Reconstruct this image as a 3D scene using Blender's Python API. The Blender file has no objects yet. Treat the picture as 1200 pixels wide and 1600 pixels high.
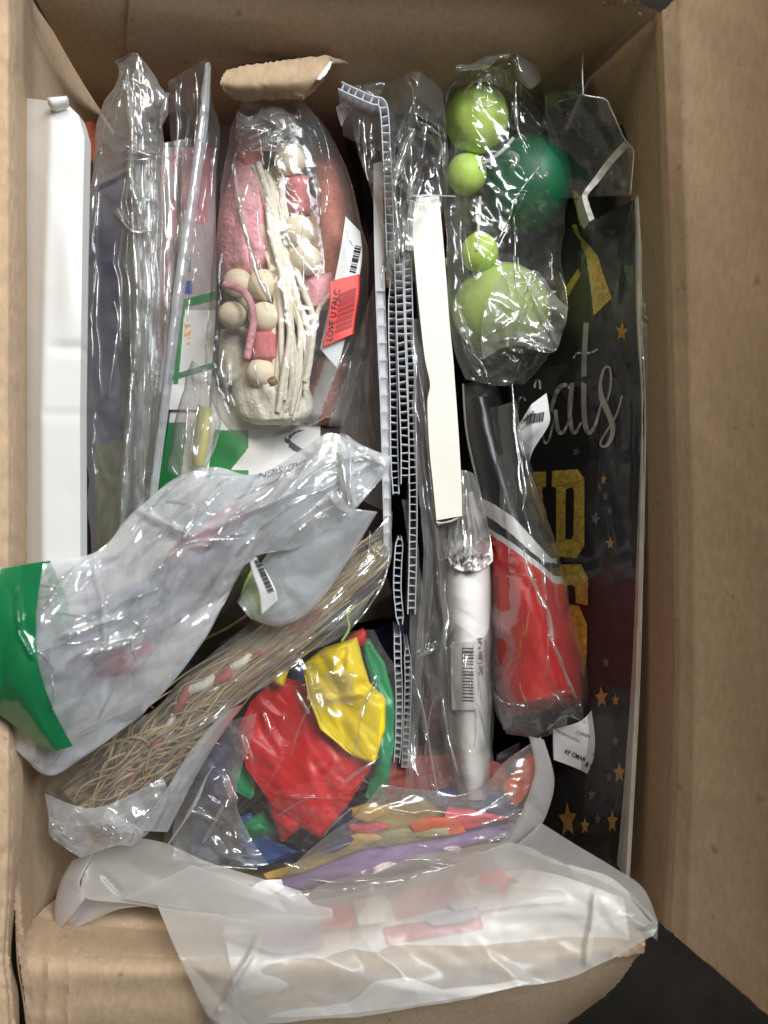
import bpy, bmesh, math, random
import numpy as np
from mathutils import Vector, Matrix
from mathutils.geometry import tessellate_polygon

# ------------------------------------------------------------------ camera, world, light
SC = bpy.context.scene
COL = SC.collection
H, F = 0.42, 1208.0            # lens height above the top of the pile (m), focal length in photo pixels

cam_d = bpy.data.cameras.new('camera')
cam = bpy.data.objects.new('camera', cam_d)
COL.objects.link(cam)
cam.location = (0, 0, H)
cam_d.sensor_fit = 'VERTICAL'
cam_d.sensor_height = 24.0
cam_d.lens = 24.0 * F / 1600.0
cam_d.clip_start = 0.01
cam_d.clip_end = 50
cam_d.dof.use_dof = True
cam_d.dof.focus_distance = 0.425
cam_d.dof.aperture_fstop = 5.0
SC.camera = cam

world = bpy.data.worlds.new('World')
SC.world = world
world.use_nodes = True
bg = world.node_tree.nodes['Background']
bg.inputs[0].default_value = (1.0, 0.90, 0.80, 1)
bg.inputs[1].default_value = 0.09

def area(name, loc, target, sx, sy, power, color):
    d = bpy.data.lights.new(name, 'AREA')
    d.shape = 'RECTANGLE'; d.size = sx; d.size_y = sy; d.energy = power; d.color = color
    o = bpy.data.objects.new(name, d); COL.objects.link(o)
    o.location = loc
    o.rotation_euler = (Vector(target) - Vector(loc)).to_track_quat('-Z', 'Y').to_euler()
    return o
area('window_light', (0.50, 0.52, 0.98), (-0.05, -0.05, 0), 0.55, 0.40, 20.0, (0.87, 0.935, 1.0))
area('room_light', (-0.02, 0.78, 0.90), (-0.05, -0.05, 0), 0.34, 0.26, 5.0, (1.0, 0.87, 0.70))

SC.view_settings.view_transform = 'Standard'
SC.view_settings.look = 'None'
SC.view_settings.exposure = 0.0
SC.view_settings.gamma = 1.0
SC.render.engine = 'CYCLES'
SC.cycles.transparent_max_bounces = 40
SC.cycles.max_bounces = 8
SC.cycles.diffuse_bounces = 4
SC.cycles.glossy_bounces = 3
SC.cycles.transmission_bounces = 6
SC.cycles.caustics_reflective = False
SC.cycles.caustics_refractive = False
SC.cycles.sample_clamp_indirect = 4.0

# ------------------------------------------------------------------ materials
def _mat(name):
    m = bpy.data.materials.new(name); m.use_nodes = True
    nt = m.node_tree; nt.nodes.clear()
    out = nt.nodes.new('ShaderNodeOutputMaterial')
    return m, nt, out
def _n(nt, t, **kw):
    n = nt.nodes.new(t)
    for k, v in kw.items():
        if k.startswith('i_'):
            n.inputs[int(k[2:])].default_value = v
        else: setattr(n, k, v)
    return n
def _noise(nt, scale, detail=3, rough=.5, stretch=None, uv=False, dist=0.0):
    tc = _n(nt, 'ShaderNodeTexCoord')
    src = tc.outputs['UV' if uv else 'Object']
    if stretch:
        mp = _n(nt, 'ShaderNodeMapping'); mp.inputs['Scale'].default_value = stretch
        nt.links.new(src, mp.inputs[0]); src = mp.outputs[0]
    n = _n(nt, 'ShaderNodeTexNoise')
    n.inputs['Scale'].default_value = scale; n.inputs['Detail'].default_value = detail
    n.inputs['Roughness'].default_value = rough; n.inputs['Distortion'].default_value = dist
    nt.links.new(src, n.inputs['Vector'])
    return n
def _ramp(nt, fac, stops):
    r = _n(nt, 'ShaderNodeValToRGB')
    while len(r.color_ramp.elements) < len(stops): r.color_ramp.elements.new(.5)
    for e, (p, c) in zip(r.color_ramp.elements, stops):
        e.position = p; e.color = (*c, 1) if len(c) == 3 else c
    nt.links.new(fac, r.inputs[0]); return r
def _math(nt, op, a, b=None, clamp=False):
    m = _n(nt, 'ShaderNodeMath', operation=op); m.use_clamp = clamp
    for i, x in enumerate((a, b)):
        if x is None: continue
        if isinstance(x, (int, float)): m.inputs[i].default_value = x
        else: nt.links.new(x, m.inputs[i])
    return m.outputs[0]

def plain(name, col, rough=.6, spec=.4, var=.12, scale=60, bump=.0, bscale=300, bdist=.0003, stretch=None, uv=False, translucent=0.0, metallic=0.0, coat=0.0):
    m, nt, out = _mat(name)
    b = _n(nt, 'ShaderNodeBsdfPrincipled')
    n1 = _noise(nt, scale, 4, .6, stretch, uv)
    lo = tuple(c * (1 - var) for c in col); hi = tuple(min(1, c * (1 + var)) for c in col)
    r = _ramp(nt, n1.outputs[0], [(.3, lo), (.7, hi)])
    nt.links.new(r.outputs[0], b.inputs['Base Color'])
    b.inputs['Roughness'].default_value = rough
    b.inputs['Specular IOR Level'].default_value = spec
    b.inputs['Metallic'].default_value = metallic
    b.inputs['Coat Weight'].default_value = coat
    if bump:
        n2 = _noise(nt, bscale, 4, .6, stretch, uv)
        bp = _n(nt, 'ShaderNodeBump'); bp.inputs['Strength'].default_value = bump; bp.inputs['Distance'].default_value = bdist
        nt.links.new(n2.outputs[0], bp.inputs['Height']); nt.links.new(bp.outputs[0], b.inputs['Normal'])
    if translucent:
        t = _n(nt, 'ShaderNodeBsdfTranslucent'); nt.links.new(r.outputs[0], t.inputs[0])
        mx = _n(nt, 'ShaderNodeMixShader', i_0=translucent)
        nt.links.new(b.outputs[0], mx.inputs[1]); nt.links.new(t.outputs[0], mx.inputs[2])
        nt.links.new(mx.outputs[0], out.inputs[0])
    else: nt.links.new(b.outputs[0], out.inputs[0])
    return m

def film(name, haze=.05, tint=(.96, .96, .95), rough=.07, f0=.09, hcol=(.85, .85, .83), bump=.25, bscale=120, stretch=(1, 1, 1), bdist=.0006, hvar=.6, trl=.4):
    """thin plastic film: see-through, mirror-like sheen on creases, a little milky haze"""
    m, nt, out = _mat(name)
    n = _noise(nt, bscale, 3, .55, stretch, True, .6)
    bp = _n(nt, 'ShaderNodeBump'); bp.inputs['Strength'].default_value = bump; bp.inputs['Distance'].default_value = bdist
    nt.links.new(n.outputs[0], bp.inputs['Height'])
    lw = _n(nt, 'ShaderNodeLayerWeight', i_0=.5)
    nt.links.new(bp.outputs[0], lw.inputs['Normal'])
    fac = _math(nt, 'ADD', _math(nt, 'MULTIPLY', _math(nt, 'POWER', lw.outputs['Facing'], 3.5), 1 - f0), f0, True)
    tr = _n(nt, 'ShaderNodeBsdfTransparent'); tr.inputs[0].default_value = (*tint, 1)
    df = _n(nt, 'ShaderNodeBsdfDiffuse'); df.inputs[0].default_value = (*hcol, 1)
    tl = _n(nt, 'ShaderNodeBsdfTranslucent'); tl.inputs[0].default_value = (*hcol, 1)
    mh = _n(nt, 'ShaderNodeMixShader', i_0=trl)
    nt.links.new(df.outputs[0], mh.inputs[1]); nt.links.new(tl.outputs[0], mh.inputs[2])
    n3 = _noise(nt, 55, 3, .6, None, True, 1.0)
    hz = _math(nt, 'MULTIPLY', _math(nt, 'ADD', _math(nt, 'MULTIPLY', _math(nt, 'SUBTRACT', n3.outputs[0], .5), 2.6 * hvar), 1.0), haze, True)
    # a slanted film is crossed over a longer way, so it looks milkier
    hz = _math(nt, 'ADD', hz, _math(nt, 'MULTIPLY', _math(nt, 'POWER', lw.outputs['Facing'], 1.6), haze * 1.6 + .012), True)
    m1 = _n(nt, 'ShaderNodeMixShader')
    nt.links.new(hz, m1.inputs[0]); nt.links.new(tr.outputs[0], m1.inputs[1]); nt.links.new(mh.outputs[0], m1.inputs[2])
    gl = _n(nt, 'ShaderNodeBsdfGlossy'); gl.inputs['Roughness'].default_value = rough
    nt.links.new(bp.outputs[0], gl.inputs['Normal'])
    gs = _n(nt, 'ShaderNodeBsdfGlossy'); gs.inputs['Roughness'].default_value = min(.5, rough + .28)
    gm = _n(nt, 'ShaderNodeMixShader', i_0=.25); nt.links.new(gl.outputs[0], gm.inputs[1]); nt.links.new(gs.outputs[0], gm.inputs[2]); gl = gm
    m2 = _n(nt, 'ShaderNodeMixShader')
    nt.links.new(fac, m2.inputs[0]); nt.links.new(m1.outputs[0], m2.inputs[1]); nt.links.new(gl.outputs[0], m2.inputs[2])
    nt.links.new(m2.outputs[0], out.inputs[0])
    return m

def cardboard(name, col=(.49, .352, .225), axis=1):
    m, nt, out = _mat(name)
    b = _n(nt, 'ShaderNodeBsdfPrincipled'); b.inputs['Roughness'].default_value = .85; b.inputs['Specular IOR Level'].default_value = .25
    big = _noise(nt, 9, 4, .6); fib = _noise(nt, 420, 3, .7, (1, .35, 1)); spk = _noise(nt, 160, 2, .5)
    r = _ramp(nt, big.outputs[0], [(.25, tuple(c * .93 for c in col)), (.75, tuple(c * 1.05 for c in col))])
    r2 = _ramp(nt, fib.outputs[0], [(.3, (.86, .86, .86)), (.7, (1.08, 1.08, 1.08))])
    r3 = _ramp(nt, spk.outputs[0], [(.24, (.60, .58, .56)), (.31, (1, 1, 1))])
    m1 = _n(nt, 'ShaderNodeMixRGB', blend_type='MULTIPLY', i_0=1.0); m2 = _n(nt, 'ShaderNodeMixRGB', blend_type='MULTIPLY', i_0=.7)
    nt.links.new(r.outputs[0], m1.inputs[1]); nt.links.new(r2.outputs[0], m1.inputs[2])
    nt.links.new(m1.outputs[0], m2.inputs[1]); nt.links.new(r3.outputs[0], m2.inputs[2])
    st = _noise(nt, 30, 4, .6, (1.6, .12, 1)); r4 = _ramp(nt, st.outputs[0], [(.3, (.95, .95, .95)), (.7, (1.03, 1.03, 1.03))])
    m3 = _n(nt, 'ShaderNodeMixRGB', blend_type='MULTIPLY', i_0=.9); nt.links.new(m2.outputs[0], m3.inputs[1]); nt.links.new(r4.outputs[0], m3.inputs[2])
    nt.links.new(m3.outputs[0], b.inputs['Base Color'])
    bp = _n(nt, 'ShaderNodeBump'); bp.inputs['Strength'].default_value = .25; bp.inputs['Distance'].default_value = .0004
    bn = _noise(nt, 70, 5, .6)
    tcf = _n(nt, 'ShaderNodeTexCoord'); sp = _n(nt, 'ShaderNodeSeparateXYZ'); nt.links.new(tcf.outputs['Object'], sp.inputs[0])
    fl_ = _math(nt, 'SINE', _math(nt, 'ADD', _math(nt, 'MULTIPLY', sp.outputs[axis], 1100.0), _math(nt, 'MULTIPLY', bn.outputs[0], 1.5)))
    big2 = _noise(nt, 14, 3, .6)
    nt.links.new(_math(nt, 'ADD', bn.outputs[0], _math(nt, 'MULTIPLY', fl_, _math(nt, 'MULTIPLY', big2.outputs[0], .16))), bp.inputs['Height']); nt.links.new(bp.outputs[0], b.inputs['Normal'])
    nt.links.new(b.outputs[0], out.inputs[0]); return m

def glitter(name, col):
    m, nt, out = _mat(name)
    b = _n(nt, 'ShaderNodeBsdfPrincipled'); b.inputs['Roughness'].default_value = .45; b.inputs['Specular IOR Level'].default_value = .6
    tc = _n(nt, 'ShaderNodeTexCoord'); v = _n(nt, 'ShaderNodeTexVoronoi'); v.inputs['Scale'].default_value = 1500
    nt.links.new(tc.outputs['Object'], v.inputs['Vector'])
    n = _noise(nt, 350, 3, .7)
    r = _ramp(nt, n.outputs[0], [(.3, tuple(c * .55 for c in col)), (.7, tuple(min(1, c * 1.5) for c in col))])
    nt.links.new(r.outputs[0], b.inputs['Base Color'])
    bp = _n(nt, 'ShaderNodeBump'); bp.inputs['Strength'].default_value = .5; bp.inputs['Distance'].default_value = .0003
    nt.links.new(v.outputs[0], bp.inputs['Height']); nt.links.new(bp.outputs[0], b.inputs['Normal'])
    nt.links.new(b.outputs[0], out.inputs[0]); return m

def rope(name, col):
    m, nt, out = _mat(name)
    b = _n(nt, 'ShaderNodeBsdfPrincipled'); b.inputs['Roughness'].default_value = .9; b.inputs['Specular IOR Level'].default_value = .15
    tc = _n(nt, 'ShaderNodeTexCoord'); sx = _n(nt, 'ShaderNodeSeparateXYZ'); nt.links.new(tc.outputs['UV'], sx.inputs[0])
    ph = _math(nt, 'ADD', _math(nt, 'MULTIPLY', sx.outputs[0], 1300.0), _math(nt, 'MULTIPLY', sx.outputs[1], 1256.6))
    w = _math(nt, 'SINE', ph); nz = _noise(nt, 900, 3, .6); w = _math(nt, 'MULTIPLY', w, .6)
    hh = _math(nt, 'ADD', w, nz.outputs[0])
    r = _ramp(nt, _math(nt, 'ADD', _math(nt, 'MULTIPLY', w, .25), .5), [(.2, tuple(c * .93 for c in col)), (.6, col)])
    nt.links.new(r.outputs[0], b.inputs['Base Color'])
    bp = _n(nt, 'ShaderNodeBump'); bp.inputs['Strength'].default_value = .4; bp.inputs['Distance'].default_value = .0003
    nt.links.new(hh, bp.inputs['Height']); nt.links.new(bp.outputs[0], b.inputs['Normal']); nt.links.new(b.outputs[0], out.inputs[0])
    return m

M = dict(
    card=cardboard('brown_cardboard'),
    card_x=cardboard('brown_cardboard_end', axis=0),
    card_in=cardboard('torn_cardboard', (.46, .34, .23)),
    ground=plain('dark_floor', (.020, .016, .012), .8, .2, .3, 20, .2, 60),
    white_card=plain('white_card', (.66, .65, .625), .38, .5, .02, 12, .08, 30, .0006),
    cream_card=plain('cream_card', (.76, .71, .62), .5, .4, .03, 10, .08, 40, .0005),
    white_paper=plain('white_paper', (.78, .75, .71), .7, .3, .05, 40, .3, 120, .0004),
    label=plain('white_label', (.72, .71, .70), .45, .5, .02, 40),
    red_label=plain('red_label', (.70, .035, .02), .45, .5, .06, 60),
    ink=plain('black_ink', (.015, .015, .017), .5, .4, .05, 60),
    dark_red_ink=plain('dark_red_ink', (.32, .01, .01), .5, .4, .1, 60),
    grey_ink=plain('grey_ink', (.10, .10, .10), .5, .4, .1, 60),
    navy=plain('navy_fabric', (.016, .022, .12), .6, .4, .3, 60, .3, 300, .0004),
    olive=plain('olive_print', (.16, .15, .035), .6, .4, .4, 120, .3, 200),
    olive_d=plain('dark_olive_fabric', (.045, .045, .022), .6, .4, .3, 60, .3, 200),
    blue_backing=plain('pale_blue_backing', (.58, .63, .72), .7, .3, .1, 30, .3, 80, .0008),
    mint=plain('mint_paper', (.22, .42, .34), .7, .3, .1, 30),
    plum=plain('plum_print', (.045, .028, .035), .5, .5, .4, 90, .3, 200),
    orange=plain('orange_print', (.65, .12, .03), .5, .4, .2, 60),
    mauve=plain('mauve_card', (.40, .33, .34), .6, .4, .08, 40),
    pink=plain('pink_yarn', (.90, .40, .44), .9, .2, .25, 260, .9, 500, .0012, (1, 1, 1)),
    rose=plain('rose_yarn', (.68, .22, .22), .9, .2, .2, 240, .9, 450, .001, (1, 6, 1), True),
    salmon=plain('salmon_yarn', (.47, .18, .13), .9, .2, .25, 200, .8, 450, .001),
    wood=plain('pale_wood', (.80, .69, .50), .55, .4, .1, 90, .15, 300, .0003, (1, 3, 1)),
    rope=rope('twisted_cord', (.82, .75, .62)),
    cord=plain('cream_cord', (.80, .74, .62), .9, .2, .12, 300, .9, 500, .0008),
    brown=plain('brown_glitter', (.30, .15, .06), .5, .5, .4, 400, .6, 800, .0005),
    coro=plain('white_fluted_plastic', (.74, .75, .77), .4, .5, .03, 60, translucent=.45),
    black=plain('black_plastic', (.008, .008, .009), .4, .5, .3, 60, .15, 120, .0005),
    maroon=plain('maroon_print', (.10, .015, .018), .4, .5, .2, 60),
    lime=plain('lime_balloon', (.54, .74, .13), .5, .35, .10, 90, .25, 350, .0003),
    dgreen=plain('dark_green_balloon', (.006, .12, .045), .5, .5, .08, 60, .08, 120, .0004),
    lime_hazed=plain('hazed_lime_ball', (.42, .56, .16), .5, .4, .10, 80, .2, 300, .0003),  # paleness is the bag film's haze mixed into the ball colour
    olive_b=plain('olive_balloon', (.14, .20, .05), .45, .4, .06, 60),
    stick=plain('pale_stick', (.55, .57, .50), .5, .4, .05, 60),
    sign=plain('black_sign', (.009, .0075, .007), .42, .35, .35, 35, .1, 60, .0004),
    gold=glitter('gold_glitter', (.52, .37, .06)),
    orange_gold=plain('orange_gold', (.42, .22, .05), .4, .5, .15, 200),
    silver=plain('silver_print', (.36, .36, .35), .4, .5, .06, 100),
    dim_silver=plain('dim_silver_print', (.12, .115, .13), .4, .5, .2, 100),
    foamedge=plain('white_sheet_edge', (.66, .66, .62), .5, .4, .08, 60, .3, 200, .0004),
    red=plain('red_fabric', (.52, .010, .007), .36, .5, .12, 50, .15, 200, .0004),
    balloon_red=plain('red_balloon', (.62, .010, .010), .42, .5, .08, 40, .3, 60, .001),
    balloon_yellow=plain('yellow_balloon', (.92, .68, .015), .45, .5, .07, 40, .3, 60, .001),
    balloon_green=plain('green_balloon', (.008, .26, .09), .35, .5, .06, 40, .15, 90, .0006),
    balloon_blue=plain('blue_balloon', (.04, .09, .26), .35, .5, .1, 40, .15, 90, .0006),
    purple=plain('lilac_tissue', (.42, .24, .58), .7, .3, .12, 40, .4, 120, .0008),
    mustard=plain('mustard_tissue', (.66, .42, .10), .7, .3, .2, 60, .4, 120, .0008),
    khaki=plain('khaki_tissue', (.42, .38, .20), .7, .3, .2, 60, .4, 120, .0008),
    hotpink=plain('coral_tissue', (.80, .10, .13), .6, .3, .12, 60, .4, 120, .0008),
    bluetis=plain('blue_tissue', (.035, .045, .16), .6, .3, .2, 60, .4, 120, .0008),
    orangetis=plain('orange_tissue', (.72, .12, .03), .6, .3, .12, 60, .4, 120, .0008),
    dustred=plain('dusty_red_print', (.28, .06, .05), .6, .3, .25, 60, .3, 120, .0008),
    green_print=plain('green_print', (.005, .20, .045), .4, .5, .05, 40),
    yellow=plain('yellow_wrap', (.80, .70, .18), .5, .4, .1, 60, .4, 150, .0006),
    teal=plain('teal_print', (.06, .20, .22), .5, .4, .1, 60),
    blue=plain('blue_print', (.04, .07, .30), .5, .4, .1, 60),
    amber=plain('amber_print', (.75, .42, .08), .5, .4, .1, 60),
    pinkp=plain('pink_print', (.55, .17, .22), .5, .4, .1, 60),
    raffia=plain('tan_raffia', (.42, .29, .14), .75, .3, .3, 120, .4, 400, .0005),
    raffia2=plain('pale_raffia', (.52, .38, .20), .7, .3, .3, 120, .4, 400, .0005),
    raffia3=plain('brown_raffia', (.20, .135, .065), .8, .3, .3, 120, .4, 400, .0005),
    redrope=plain('red_ribbon', (.42, .09, .06), .6, .4, .35, 900, .5, 900, .0004),
    tissue=plain('white_tissue', (.74, .69, .66), .8, .2, .06, 30, .3, 80, .0008, translucent=.3),
    lilac=plain('lilac_grey', (.42, .40, .50), .6, .3, .15, 40),
    leaf=plain('lime_print', (.42, .58, .12), .6, .3, .2, 80),
    # films
    clear=film('clear_film', .045, f0=.085, rough=.10, bscale=60, stretch=(1, 2.5, 1)),
    clear_long=film('clear_film_streaked', .13, f0=.10, rough=.09, hvar=1.0, bscale=45, stretch=(.5, 5, 1), bump=.35),
    clear_thin=film('clear_film_thin', .008, f0=.04, bscale=40),
    milky=film('milky_film', .34, hcol=(.93, .965, 1.0), rough=.08, bscale=35, stretch=(.6, 2, 1), f0=.20, bump=.3, trl=.28),
    frost=film('frosted_film', .38, hcol=(.95, .93, .87), rough=.40, bscale=25, f0=.06, bump=.15, hvar=.10, trl=.3),
    frost2=film('grey_frosted_film', .58, hcol=(.76, .74, .72), rough=.45, bscale=25, f0=.06, bump=.15, hvar=.12, trl=.5),
    smoke=film('hazy_film', .14, hcol=(.70, .66, .62), rough=.12, bscale=40, stretch=(.5, 3, 1), bump=.3),
    green_film=film('green_printed_film', .93, tint=(.1, .5, .25), hcol=(.004, .19, .06), rough=.10, bscale=20, f0=.10, bump=.2, hvar=.05, trl=.25),
    milky_thin=film('milky_thin_film', .22, hcol=(.86, .90, .95), rough=.10, f0=.16, bscale=40, bump=.3, hvar=1.2),
    clear_low=film('clear_low_haze_film', .018, f0=.09, rough=.09, bscale=60, stretch=(1, 2.5, 1)),
    pinch=film('pinched_clear_film', .13, hcol=(.88, .87, .82), rough=.12, f0=.26, bscale=70, stretch=(.4, 4, 1), bump=.5, hvar=.9),
    clear_soft=film('clear_soft_film', .05, f0=.05, rough=.12, bscale=60, stretch=(1, 2.5, 1)),
    cloudy=film('cloudy_film', .20, hcol=(.80, .79, .72), rough=.09, f0=.11, bscale=45, stretch=(.5, 5, 1), bump=.35, hvar=1.3),
    bunched=film('bunched_film', .22, hcol=(.88, .87, .82), rough=.16, f0=.34, bscale=70, stretch=(.4, 4, 1), bump=.5, hvar=.9),
    seam=film('film_seam', .55, hcol=(.9, .9, .86), rough=.15, f0=.3, bscale=100),
)

# ------------------------------------------------------------------ helpers
def P(px, py, z):
    s = (H - z) / F
    return np.stack([(px - 600) * s, (800 - py) * s, z + 0 * px], -1)

def catmull(pts, n, smooth=True):
    pts = np.asarray(pts, float); k = len(pts)
    t = np.linspace(0, k - 1, n + 1); i = np.clip(t.astype(int), 0, k - 2); f = (t - i)[:, None]
    p1, p2 = pts[i], pts[i + 1]
    if not smooth or k < 3: return p1 + (p2 - p1) * f
    p0, p3 = pts[np.clip(i - 1, 0, k - 1)], pts[np.clip(i + 2, 0, k - 1)]
    return .5 * (2 * p1 + (p2 - p0) * f + (2 * p0 - 5 * p1 + 4 * p2 - p3) * f ** 2 + (3 * p1 - p0 - 3 * p2 + p3) * f ** 3)

def facet(x, y, seed):
    """crumpled-sheet noise: random heights joined by flat triangles"""
    rng = np.random.RandomState(seed); Hh = rng.uniform(-1, 1, (61, 67))
    ph = rng.uniform(0, 6.28, 6)
    x2 = x + .42 * np.sin(y * .9 + ph[0]) + .2 * np.sin(x * 1.7 + y * 2.1 + ph[1])
    y2 = y + .42 * np.sin(x * .8 + ph[2]) + .2 * np.sin(y * 1.9 - x * 1.6 + ph[3])
    i = np.floor(x2).astype(int); j = np.floor(y2).astype(int); fx, fy = x2 - i, y2 - j
    g = lambda a, b: Hh[a % 61, b % 67]
    flip = ((i + j) % 2) == 0
    a = np.where(fx + fy < 1, g(i, j) + (g(i + 1, j) - g(i, j)) * fx + (g(i, j + 1) - g(i, j)) * fy,
                 g(i + 1, j + 1) + (g(i, j + 1) - g(i + 1, j + 1)) * (1 - fx) + (g(i + 1, j) - g(i + 1, j + 1)) * (1 - fy))
    b = np.where(fx > fy, g(i, j) + (g(i + 1, j) - g(i, j)) * fx + (g(i + 1, j + 1) - g(i + 1, j)) * fy,
                 g(i, j) + (g(i, j + 1) - g(i, j)) * fy + (g(i + 1, j + 1) - g(i, j + 1)) * fx)
    return np.where(flip, a, b)

def crumple(px, py, specs, seed):
    h = 0 * px
    for q, (wl, amp, ang, st) in enumerate(specs):
        a = math.radians(ang); c, s = math.cos(a), math.sin(a)
        u = (px * c + py * s) / (wl * st); v = (-px * s + py * c) / wl
        h = h + amp * .001 * facet(u + 3.1 * seed, v + 1.7 * seed, seed * 7 + q)
    return h

def ridge(px, py, creases):
    """sharp pinched folds: (x0,y0,x1,y1,half width px,height mm)"""
    h = 0 * px
    for (x0, y0, x1, y1, w, a) in creases:
        dx, dy = x1 - x0, y1 - y0; L = math.hypot(dx, dy) + 1e-6
        t = ((px - x0) * dx + (py - y0) * dy) / L ** 2
        wob = 2.0 * np.sin(t * 9 + x0)
        d = np.abs((px - x0) * dy - (py - y0) * dx) / L
        d = np.abs(d + wob * 0 )
        end = np.clip(np.minimum(t, 1 - t) * 4 + .35, 0, 1) * (t > -.15) * (t < 1.15)
        h = h + a * .001 * np.clip(1 - d / w, 0, 1) * end
    return h

class Surf:
    pass

def new_obj(name, co, faces, mats, parent=None, uvs=None, midx=None, smooth=True):
    co = np.asarray(co, float)
    org = np.array([co[:, 0].mean(), co[:, 1].mean(), co[:, 2].min()])
    me = bpy.data.meshes.new(name)
    me.from_pydata([tuple(c) for c in (co - org)], [], faces)
    if not isinstance(mats, (list, tuple)): mats = [mats]
    for m in mats: me.materials.append(m)
    if midx is not None: me.polygons.foreach_set('material_index', midx)
    if smooth: me.polygons.foreach_set('use_smooth', [True] * len(me.polygons))
    if uvs is not None:
        l = me.uv_layers.new(name='UVMap'); vi = np.empty(len(me.loops), int); me.loops.foreach_get('vertex_index', vi)
        l.data.foreach_set('uv', np.asarray(uvs)[vi].ravel())
    me.update()
    o = bpy.data.objects.new(name, me); COL.objects.link(o)
    if parent is not None:
        o.parent = parent; o.location = Vector(org) - parent.location_abs if hasattr(parent, 'location_abs') else Vector(org) - ABS.get(parent.name, Vector((0, 0, 0)))
        ABS[o.name] = Vector(org)
    else:
        o.location = org; ABS[o.name] = Vector(org)
    return o
ABS = {}

def thing(name, label, cat, px, py, z, group=None):
    o = bpy.data.objects.new(name, None); COL.objects.link(o); o.empty_display_size = .01
    p = P(np.float64(px), np.float64(py), np.float64(z)); o.location = p
    ABS[o.name] = Vector(p); o['label'] = label; o['category'] = cat
    if group: o['group'] = group
    return o
def tag(o, label, cat, group=None):
    o['label'] = label; o['category'] = cat
    if group: o['group'] = group
    return o

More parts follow.
